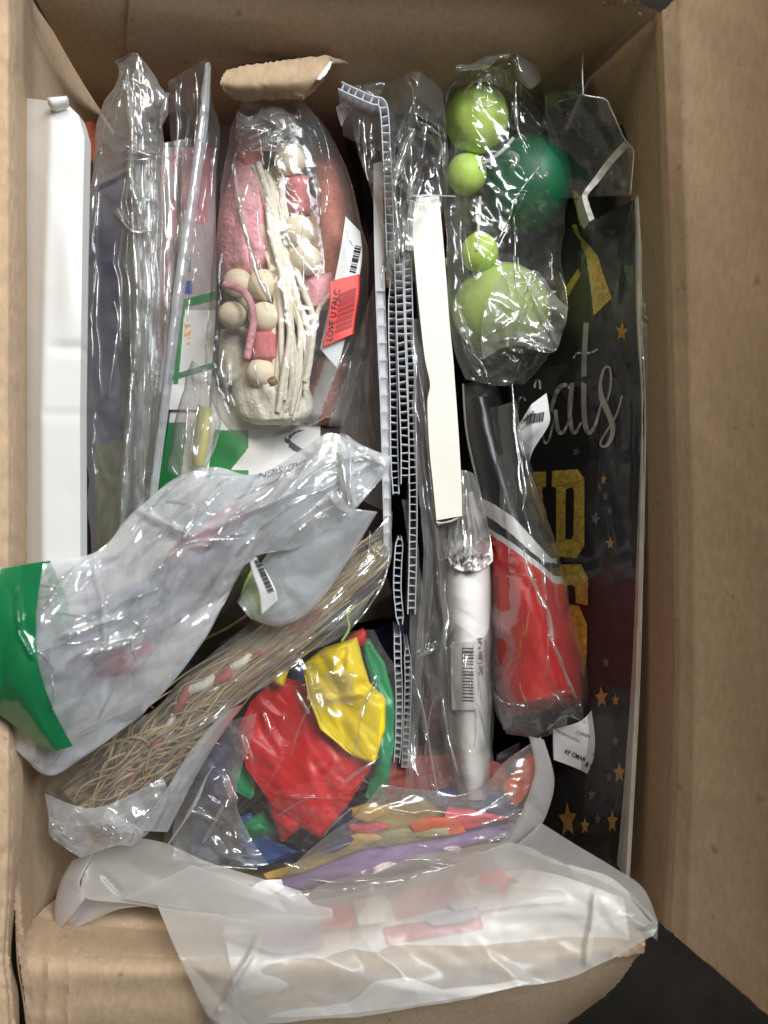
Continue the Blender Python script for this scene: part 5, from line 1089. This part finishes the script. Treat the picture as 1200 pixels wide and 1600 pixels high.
# ------------------------------------------------------------------ 13 grey film fold at the lower left
gf = thing('grey_film', 'soft grey frosted film folded open against the lower left box wall', 'film', 250, 1390, -.02)
loft('film_fold', [[(112, 1345, .022), (94, 1380, .026), (85, 1420, .030), (90, 1456, .034)], [(150, 1330, .026), (128, 1370, .034), (125, 1384, .036), (133, 1404, .036)]], M['frost2'], gf, step=3, bulge=.003, crump=[(50, 1.5, 60, 2)], seed=291)
loft('film_fold', [[(86, 1436, .033), (92, 1459, .035), (140, 1440, .034), (190, 1420, .034), (260, 1414, .034)], [(104, 1380, .012), (130, 1400, .014), (160, 1400, .016), (200, 1395, .016), (262, 1390, .016)]], M['frost2'], gf, step=3, crump=[(50, 1, 0, 2)], seed=292)
loft('film_sheet', [[(150, 1330, .026), (200, 1310, .026), (260, 1318, .028), (320, 1345, .030), (400, 1370, .030), (470, 1392, .028)], [(128, 1372, .035), (134, 1403, .036), (210, 1413, .036), (300, 1430, .036), (400, 1450, .038), (520, 1450, .040)]],
     M['frost'], gf, step=3, bulge=.0, crump=[(70, 3.0, 20, 1.6), (26, .7, 10, 2)], seed=293, creases=[(160, 1365, 190, 1398, 5, -2.5), (190, 1398, 330, 1378, 5, 2.5)])
loft('film_sheet', [[(300, 1352, .0335), (340, 1366, .0345), (420, 1395, .036), (520, 1420, .038)], [(190, 1404, .0375), (300, 1424, .038), (400, 1446, .0395), (520, 1449, .0415)]], M['frost2'], gf, step=3, crump=[(50, 1.4, 20, 2)], seed=294)

# ------------------------------------------------------------------ 14 big frosted bag over the near rim
fb = thing('frosted_bag', 'large frosted white bag draped over the near rim of the box', 'bag', 640, 1480, .02)
FA = [(245, 1412, .032), (340, 1428, .036), (430, 1418, .020), (510, 1380, .000), (600, 1350, -.006), (700, 1330, -.006), (800, 1318, .004), (880, 1348, .046), (960, 1374, .060), (1028, 1440, .072)]
FM = [(280, 1500, .070), (350, 1500, .070), (430, 1500, .068), (520, 1480, .062), (610, 1450, .062), (700, 1430, .062), (790, 1410, .062), (870, 1410, .066), (950, 1420, .072), (1026, 1450, .075)]
FB = [(322, 1582, .068), (350, 1604, .070), (430, 1600, .070), (520, 1591, .070), (620, 1580, .070), (720, 1562, .070), (800, 1545, .070), (880, 1530, .070), (925, 1514, .070), (1020, 1462, .076)]
FBS = loft('bag_sheet', [FA, FM, FB], M['frost'], fb, step=3, smooth_v=True, crump=[(110, 7.0, -15, 2), (45, 2.6, 30, 1.6), (18, .5, 0, 1.5)], seed=301, bulge=.0, xyamp=2.5,
     creases=[(930, 1395, 915, 1505, 8, 3), (405, 1465, 345, 1575, 8, 4), (345, 1575, 330, 1600, 6, 3)])
loft('bag_sheet', [[(846, 1286, .010), (900, 1320, .028), (960, 1356, .046), (1005, 1388, .060), (1028, 1440, .074)], [(800, 1326, .012), (870, 1350, .030), (930, 1372, .046), (980, 1400, .060), (1020, 1440, .072)]], M['frost2'], fb, step=3, crump=[(60, 1.5, 30, 2)], seed=302)
loft('bag_corner', [[(1000, 1452, .0745), (1014, 1446, .0755), (1028, 1440, .0755)], [(1008, 1452, .072), (1018, 1462, .068), (1027, 1470, .062)]], M['frost'], fb, step=2.5, crump=[(14, 1, 0, 1)], seed=303)
loft('bag_corner', [[(318, 1576, .068), (326, 1588, .070), (344, 1598, .072)], [(322, 1582, .064), (332, 1602, .066), (352, 1625, .066)]], M['frost'], fb, step=2.5, seed=304)
bu = thing('bunting_bundle', 'red, white and blue bunting with a red star showing through the frosted bag', 'bunting', 640, 1440, .0)
def dz(S_, off): return S_, off
def under(name, A, B, mat, off, seed): return loft(name, [[(x, y, 0) for x, y in A], [(x, y, 0) for x, y in B]], M[mat], bu, step=4, drape=([FBS], -off, 1), thick=.002, crump=(), seed=seed)
under('red_stripe', [(498, 1424), (525, 1417), (550, 1414)], [(504, 1454), (530, 1450), (558, 1442)], 'red_label', .0024, 311)
under('white_stripe', [(552, 1412), (600, 1400)], [(562, 1446), (604, 1440)], 'white_paper', .0022, 312)
under('blue_panel', [(345, 1462), (420, 1462), (495, 1446)], [(400, 1480), (440, 1490), (505, 1478)], 'lilac', .006, 313)
under('blue_panel', [(665, 1436), (705, 1428), (745, 1420)], [(676, 1446), (715, 1442), (752, 1430)], 'lilac', .006, 314)
under('pink_stripe', [(612, 1404), (660, 1388), (720, 1375)], [(620, 1436), (690, 1418), (740, 1404)], 'pinkp', .010, 315)
under('white_backing', [(350, 1450), (470, 1440), (640, 1400), (820, 1362), (975, 1405)], [(372, 1592), (520, 1586), (660, 1568), (820, 1538), (985, 1476)], 'white_paper', .013, 316)  # white sheet widened under the whole bag to brighten the film
under('white_stripe', [(700, 1412), (800, 1392), (880, 1395)], [(720, 1430), (810, 1415), (890, 1410)], 'tissue', .008, 317)
under('pink_stripe', [(600, 1452), (680, 1440), (750, 1430)], [(606, 1476), (690, 1462), (756, 1450)], 'pinkp', .011, 318)
sp_ = star_pts(772, 1374, 38, .1, .45, 1., .75); spz = FBS.z([p[0] for p in sp_], [p[1] for p in sp_])
poly('red_star', [(735, 1362), (752, 1366), (770, 1362), (787, 1356), (792, 1370), (812, 1378), (794, 1384), (786, 1401), (778, 1385), (758, 1383), (742, 1378), (750, 1371)], lambda x, y: float(FBS.z([x], [y])[0]) - .0018, M['red_label'], bu, .0006)

tag(loft('olive_pack', [[(190, 960, -.03), (330, 860, -.03), (560, 700, -.05)], [(300, 1120, -.03), (440, 1010, -.03), (620, 960, -.05)]], [M['olive_d'], M['plum']], None, step=4, crump=[(40, 6, -40, 2), (16, 1.5, -40, 2)], seed=299, thick=.05,
    matf=lambda x, y, u, v: (facet(x / 40., y / 40., 12) > .3).astype(int)).o, 'dark olive green pack in the gap between the milky bag and the raffia', 'pack')

# ------------------------------------------------------------------ 15 raffia pack
rf = thing('raffia_pack', 'long bundle of tan raffia twine tied with red and white ribbon', 'raffia', 340, 1080, -.01)
cen = np.array([(120, 1262, .022), (200, 1205, .026), (280, 1130, .028), (350, 1062, .030), (430, 1000, .030), (510, 930, .028), (570, 880, .024), (600, 850, .020)])
rng = np.random.RandomState(77)
loft('raffia_core', [[(x - .64 * w, y - .77 * w, z - .012) for (x, y, z), w in zip(cen, [40, 40, 34, 30, 26, 22, 16, 8])], [(x, y, z - .004) for x, y, z in cen], [(x + .64 * w, y + .77 * w, z - .012) for (x, y, z), w in zip(cen, [46, 44, 36, 30, 26, 22, 16, 8])]],
     [M['raffia'], M['raffia3'], M['raffia2']], rf, step=2.6, smooth_v=True, crump=[(7, 2.6, -42, 12), (14, 2.4, -40, 6)], seed=78,
     matf=lambda x, y, u, v: np.where(facet(u * 9, v * 22., 3) > .3, 2, np.where(facet(u * 11, v * 26., 4) > .0, 1, 0)))
for mat, n, seed in (('raffia', 120, 1), ('raffia2', 60, 2), ('raffia3', 90, 3)):
    j = J()
    for k in range(n):
        off = rng.normal(0, 1); lay = rng.uniform(-1, 1)
        t0, t1 = rng.uniform(0, .45), rng.uniform(.55, 1.0)
        if rng.rand() < .3: t1 = rng.uniform(.35, .6)
        if rng.rand() < .2: t0 = rng.uniform(.4, .6)
        tt = np.linspace(t0, t1, 8); c = np.stack([np.interp(tt, np.linspace(0, 1, 8), cen[:, q]) for q in range(3)], -1)
        wid = np.interp(tt, [0, .2, .5, .8, 1], [52, 44, 26, 30, 22])
        nrm = np.array([.64, .77]); ph = rng.uniform(0, 6.28)
        o = off * .55 + .28 * np.sin(tt * rng.uniform(4, 9) + ph)
        c[:, 0] += nrm[0] * wid * o; c[:, 1] += nrm[1] * wid * o; c[:, 2] += -.010 * (o ** 2) + lay * .004 - (.006 if mat == 'raffia3' else 0)
        tube('x', c, rng.uniform(1.2, 3.0) * (1.0 if rng.rand() < .8 else 1.7), None, None, sides=5, step=8, wob=rng.uniform(.5, 3.2), seed=int(rng.randint(1e6)), taper=(.4, 1, .4), join=j)
    o = joined('raffia_strands', j, M[mat], rf); o['kind'] = 'stuff'
# loops at the wide end
j = J()
for k in range(90):
    x = rng.uniform(100, 290); y = 1262 - (x - 120) * .78 + rng.normal(0, 24); a = -.62 + rng.normal(0, .22); L = rng.uniform(50, 125); cv = rng.uniform(-22, 22); z0 = .029 + rng.uniform(0, .007)
    c_, s_ = math.cos(a), math.sin(a)
    tube('x', [(x, y, z0), (x + L * .33 * c_ - cv * s_, y + L * .33 * s_ + cv * c_, z0 + .002), (x + L * .7 * c_ - cv * .6 * s_, y + L * .7 * s_ + cv * .6 * c_, z0 + .001), (x + L * c_ + cv * .5, y + L * s_ - cv * .3, z0 - .002)], rng.uniform(1.0, 3.2), None, None, sides=5, step=4, wob=rng.uniform(1, 4), seed=k, taper=(.5, 1, .3), join=j)
o = joined('raffia_loops', j, M['raffia2'], rf); o['kind'] = 'stuff'
segs = [((188, 1245), (225, 1186), 'redrope', 4.5), ((225, 1186), (252, 1148), 'redrope', 7), ((252, 1148), (274, 1110), 'cord', 6), ((274, 1112), (296, 1068), 'redrope', 9), ((296, 1078), (336, 1058), 'cord', 10),
        ((334, 1064), (362, 1046), 'redrope', 10), ((362, 1044), (392, 1024), 'cord', 8), ((392, 1024), (420, 1012), 'redrope', 6), ((458, 986), (500, 954), 'redrope', 7)]
for a, b, m_, r in segs: tube('ribbon', [(*a, .0315), ((a[0] + b[0]) / 2 + 1, (a[1] + b[1]) / 2 + 2, .033), (*b, .0315)], r * .85, M[m_], rf, sides=8, step=3, wob=.8, seed=int(a[0]))
tube('ribbon', [(535, 1005, .026), (548, 985, .027), (545, 965, .027), (556, 950, .026)], 2.2, M['leaf'], rf, sides=6, wob=3)
rbg = thing('raffia_bag', 'clear bag with long straight creases and a milky crumpled end around raffia', 'bag', 330, 1100, .0)
W_ra = loft('bag_film', [[(68, 1232, .032), (110, 1180, .034), (190, 1140, .036), (262, 1086, .036), (340, 1010, .036), (420, 958, .036), (500, 900, .034), (570, 845, .030), (610, 800, .024)],
                  [(95, 1285, .036), (160, 1240, .044), (230, 1180, .046), (300, 1122, .046), (370, 1060, .046), (440, 1005, .046), (515, 940, .044), (590, 870, .036), (612, 820, .024)],
                  [(120, 1335, .028), (215, 1310, .030), (280, 1222, .034), (330, 1140, .036), (400, 1075, .036), (470, 1028, .036), (545, 985, .032), (600, 900, .028), (613, 840, .022)]],
     M['clear_long'], rbg, step=2.7, smooth_v=True, crump=[(34, 2.6, -42, 4), (14, .8, -40, 2.6)], seed=321, hold=.6,
     creases=[(262, 1170, 430, 1058, 6, 5), (430, 1058, 560, 945, 6, 4), (300, 1120, 460, 1010, 5, 4), (460, 1010, 530, 925, 4, 3), (545, 990, 600, 905, 5, 4), (575, 905, 606, 850, 4, 3), (180, 1200, 262, 1150, 5, 3), (565, 845, 600, 870, 4, 3)])
fold([(268, 1170, .048), (330, 1126, .048), (400, 1078, .048), (470, 1034, .046)], 6, rbg, 91)
fold([(380, 1070, .048), (450, 1020, .047), (520, 972, .045), (560, 936, .042)], 4, rbg, 92)
fold([(300, 1098, .046), (340, 1074, .048), (372, 1062, .047)], 4, rbg, 93)
fold([(546, 985, .040), (575, 950, .038), (600, 905, .034), (608, 860, .030)], 4, rbg, 94)
fold([(578, 830, .040), (574, 870, .042), (560, 900, .044)], 3.5, rbg, 95)
fold([(262, 1320, .036), (300, 1262, .038), (330, 1200, .040)], 5, rbg, 96, 'milky')
W_me = loft('milky_end', [[(70, 1240, .036), (76, 1275, .040), (78, 1304, .042), (98, 1322, .042), (125, 1340, .040)], [(150, 1262, .044), (165, 1290, .050), (170, 1300, .050), (172, 1310, .048), (180, 1322, .044)], [(255, 1215, .040), (262, 1240, .042), (252, 1270, .042), (232, 1300, .040), (205, 1322, .038)]],
     M['milky'], rbg, step=2.6, smooth_v=True, crump=[(34, 4.5, 20, 1.4), (13, 1.2, -30, 1.4)], seed=322)
loft('milky_band', [[(215, 1298, .040), (262, 1230, .044), (300, 1170, .046), (350, 1112, .046)], [(262, 1300, .030), (300, 1225, .034), (335, 1165, .036), (380, 1100, .038)]], M['milky'], rbg, step=3, bulge=.004, crump=[(24, 2, -55, 3)], seed=323)

# ------------------------------------------------------------------ 16 pouch with barcode label
po = thing('labelled_pouch', 'greenish frosted pouch with a barcode sticker lying on the raffia', 'pouch', 470, 900, .03)
loft('pouch_back', [[(370, 940, .048), (395, 900, .050), (440, 840, .050), (520, 790, .050)], [(392, 968, .048), (440, 978, .050), (500, 940, .050), (590, 800, .050)]], M['milky'], po, step=3, bulge=.010, back=.004, crump=[(50, 3, -40, 2), (18, .7, -30, 2)], seed=331)
loft('green_insert', [[(372, 940, .0475), (385, 905, .0475), (398, 880, .0475)], [(400, 972, .0475), (425, 945, .0475), (418, 900, .0475)]], M['leaf'], po, step=3, crump=[(20, 1, 0, 1)], seed=332)
PO = loft('sticker', [[(388, 868, .0615), (394, 895, .0635), (404, 925, .0635), (408, 961, .0600)], [(398, 868, .0625), (414, 890, .0645), (430, 920, .0645), (434, 938, .0620)]], M['label'], po, step=2.4, thick=.0003, crump=[(40, .3, 0, 1)], seed=333)
bars('barcode', (397, 876), (.42, .95), (9, -3.5), [1.5, 1, 2.5, 1, 1, 1, 3, 1, 1, 1.5, 3, 1, 1.5, 1, 2.5, 1, 3, 1, 1.2, 1, 2.5, 1, 1.2, 1, 3, 1, 1.5, 1, 2.5, 1.4, 1, 1, 2, 1.2, 1.2], PO, M['ink'], PO.o, .0006)

# ------------------------------------------------------------------ 17 milky mailer bag with green band
ml = thing('mailer_bag', 'milky plastic bag with a dark green band, lying diagonally on top', 'bag', 280, 950, .05)
A = [(-25, 892, .082), (62, 879, .080), (150, 862, .070), (212, 800, .064), (272, 748, .062), (335, 730, .062), (400, 744, .062), (462, 708, .062), (514, 677, .062), (556, 694, .058), (608, 714, .052)]
C = [(-10, 1050, .090), (80, 1010, .092), (150, 985, .090), (225, 930, .088), (285, 880, .086), (345, 840, .084), (400, 810, .082), (465, 770, .080), (520, 745, .076), (565, 730, .068), (612, 722, .054)]
B = [(25, 1170, .074), (75, 1212, .072), (132, 1182, .068), (200, 1132, .066), (262, 1072, .066), (318, 1002, .066), (352, 940, .066), (392, 874, .066), (470, 852, .064), (545, 800, .060), (606, 738, .052)]
MLS = loft('bag_film', [A, C, B], M['milky'], ml, step=2.8, smooth_v=True, crump=[(90, 6.5, -40, 2.0), (36, 3.8, -38, 2.4), (14, 1.3, -30, 2.2)], seed=341, hold=.6,
     creases=[(90, 1000, 190, 960, 7, 6), (110, 1030, 215, 1000, 6, 4), (215, 795, 300, 840, 8, 5), (300, 840, 480, 760, 9, 6), (330, 850, 420, 730, 7, 5), (420, 800, 500, 700, 8, 6), (530, 690, 545, 800, 8, 6), (560, 710, 600, 730, 6, 5), (275, 860, 340, 760, 8, 6), (150, 870, 160, 1000, 6, 4), (70, 950, 120, 880, 6, 4), (200, 880, 290, 800, 8, 5)])
for k, (p, w) in enumerate([([(92, 1010, .098), (130, 985, .098), (200, 962, .096)], 7), ([(108, 1034, .096), (150, 1008, .098), (214, 996, .095)], 6), ([(212, 800, .074), (250, 815, .082), (300, 838, .088)], 8),
        ([(330, 852, .090), (360, 810, .088), (420, 770, .084), (450, 730, .076)], 9), ([(440, 800, .090), (470, 760, .088), (505, 725, .080)], 8), ([(528, 690, .074), (536, 730, .080), (546, 790, .080)], 10), ([(556, 712, .072), (580, 718, .070), (602, 730, .064)], 8),
        ([(270, 865, .088), (300, 815, .086), (345, 768, .080)], 7), ([(450, 850, .088), (480, 815, .088), (520, 790, .084)], 6), ([(240, 900, .092), (290, 850, .092), (380, 842, .090)], 6), ([(68, 950, .098), (95, 905, .096), (118, 882, .090)], 5), ([(74, 1020, .098), (84, 1080, .096), (82, 1110, .092)], 4),
        ([(215, 1040, .090), (205, 1000, .092), (228, 985, .092)], 6), ([(140, 1060, .090), (170, 1035, .092), (222, 1010, .092)], 4)]):
    fold(p, w, ml, 400 + k)
loft('back_film', [[(x, y, z - .010) for x, y, z in A], [(x, y, z - .004) for x, y, z in B]], M['milky'], ml, step=5, crump=[(60, 4, -40, 2)], seed=342)
loft('loose_end', [[(505, 690, .066), (535, 678, .066), (560, 692, .064)], [(510, 770, .074), (550, 800, .070), (606, 722, .058)]], M['milky'], ml, step=2.6, crump=[(26, 4, 80, 1.6), (10, 1, 60, 1.3)], seed=343, xyamp=2, creases=[(545, 700, 550, 790, 7, 6)])
gA = [(-40, 895, .088), (-45, 1000, .096), (-22, 1092, .094), (25, 1136, .084), (70, 1175, .078)]
gC = [(15, 886, .086), (10, 980, .100), (12, 1060, .100), (48, 1115, .090), (92, 1172, .081)]
gB = [(68, 877, .083), (57, 960, .097), (60, 1035, .098), (82, 1105, .089), (114, 1166, .080)]
loft('green_band', [gA, gC, gB], M['green_film'], ml, step=2.8, smooth_v=True, crump=[(60, 2.4, 70, 1.8), (20, .4, 60, 2)], seed=344, creases=[(28, 920, 30, 990, 5, 3.5), (30, 990, 52, 1030, 5, 3)])
loft('green_back', [[(66, 878, .074), (88, 950, .074), (95, 985, .074)], [(78, 876, .074), (108, 950, .074), (100, 1000, .074)]], M['green_film'], ml, step=3)
text('lettering', 'GAD SIGN', (486, 716), (-17.5, 5.0), (-3, 15), lambda x, y: .066, M['grey_ink'], ml, 0)
# what the mailer holds, and a pale sheet added to brighten it
mc = thing('paper_rosettes', 'pink, white and blue-grey paper pieces and an added pale backing sheet showing through the milky bag', 'paper decoration', 230, 1000, .05)
loft('paper_piece', [[(90, 910, .050), (220, 815, .048), (330, 752, .048), (450, 735, .048), (540, 700, .046)], [(110, 1060, .056), (250, 960, .056), (350, 890, .056), (450, 840, .054), (575, 740, .046)]], [M['blue_backing'], M['tissue'], M['mint']], mc, step=4, crump=[(50, 4, -40, 2), (20, 1.5, -40, 2)], seed=350, thick=.001,  # pale sheet added under the film so the bag looks brighter
     matf=lambda x, y, u, v: np.where((facet(x / 34., y / 26., 15) > .28) & (x > 150), 1, np.where((facet(x / 40., y / 30., 17) > .30) & (x < 420), 2, 0)))
def ins(A_, B_, mat, z, seed, b=.006): return loft('paper_piece', [[(x, y, z) for x, y in A_], [(x, y, z) for x, y in B_]], M[mat], mc, step=4, bulge=b, crump=[(30, 2, -40, 2)], seed=seed, thick=.001)
ins([(70, 1180), (150, 1100), (240, 1010), (330, 920), (380, 850)], [(95, 1205), (195, 1130), (258, 1070), (315, 1000), (388, 872)], 'tissue', .060, 351, .004)
ins([(148, 1042), (180, 1020), (222, 1006)], [(144, 1056), (190, 1052), (222, 1022)], 'pinkp', .0725, 352, .003)
ins([(262, 860), (320, 820), (368, 800)], [(280, 880), (335, 845), (380, 822)], 'pinkp', .062, 353, .004)
ins([(75, 1010), (120, 985), (160, 975)], [(85, 1060), (130, 1050), (170, 1010)], 'lilac', .074, 354, .004)
ins([(130, 900), (180, 870), (220, 860)], [(140, 960), (190, 950), (235, 920)], 'lilac', .060, 355, .004)
ins([(220, 985), (270, 940), (340, 870)], [(235, 1000), (285, 960), (350, 890)], 'mauve', .066, 356, .003)

# ------------------------------------------------------------------ fine creases in every film
wrinkles(bagC, cb, 26, 501, (.06, .35), .10, (1.2, 4.0))
wrinkles(W_rib, cb2, 20, 502, (.15, .6), .06, (1.0, 2.6))
wrinkles(W_sl, sl, 24, 503, (.05, .3), .12, (1.0, 3.0))
wrinkles(bagF, gb, 30, 504, (.04, .20), .14, (1.0, 3.2))
wrinkles(W_tu, gb, 14, 514, (.1, .5), .3, (1.0, 3.0))
wrinkles(W_wr, df_, 36, 505, (.06, .3), .12, (1.2, 3.6))
wrinkles(W_sf, sf, 26, 506, (.05, .25), .12, (1.0, 3.0))
wrinkles(W_bb, bb, 24, 507, (.04, .16), .16, (1.0, 3.0))
wrinkles(W_bb2, bb, 20, 508, (.1, .4), .3, (1.0, 3.2))
wrinkles(W_rb, rb, 15, 510, (.04, .16), .10, (1.0, 2.8))
wrinkles(W_pr, pr, 30, 511, (.06, .3), .12, (1.0, 2.4))
wrinkles(W_bl, bg_, 12, 512, (.05, .2), .14, (1.2, 4.0))
wrinkles(W_ti, tb, 20, 513, (.05, .2), .10, (1.0, 2.8))
wrinkles(W_ra, rbg, 30, 515, (.05, .25), .08, (1.0, 3.2))
wrinkles(W_me, rbg, 24, 516, (.1, .4), .3, (1.2, 3.4))
wrinkles(W_yp, yp, 14, 517, (.1, .5), .2, (1.0, 2.6))
wrinkles(MLS, ml, 44, 518, (.03, .16), .12, (1.2, 4.2), lift=.001)

ins([(150, 1050), (178, 1024), (240, 1000)], [(146, 1068), (196, 1060), (240, 1020)], 'pinkp', .068, 361, .002)
ins([(300, 840), (340, 800), (385, 780)], [(315, 868), (352, 836), (392, 806)], 'pinkp', .070, 362, .003)
ins([(255, 905), (300, 862), (330, 850)], [(262, 930), (305, 892), (338, 870)], 'lilac', .068, 363, .003)
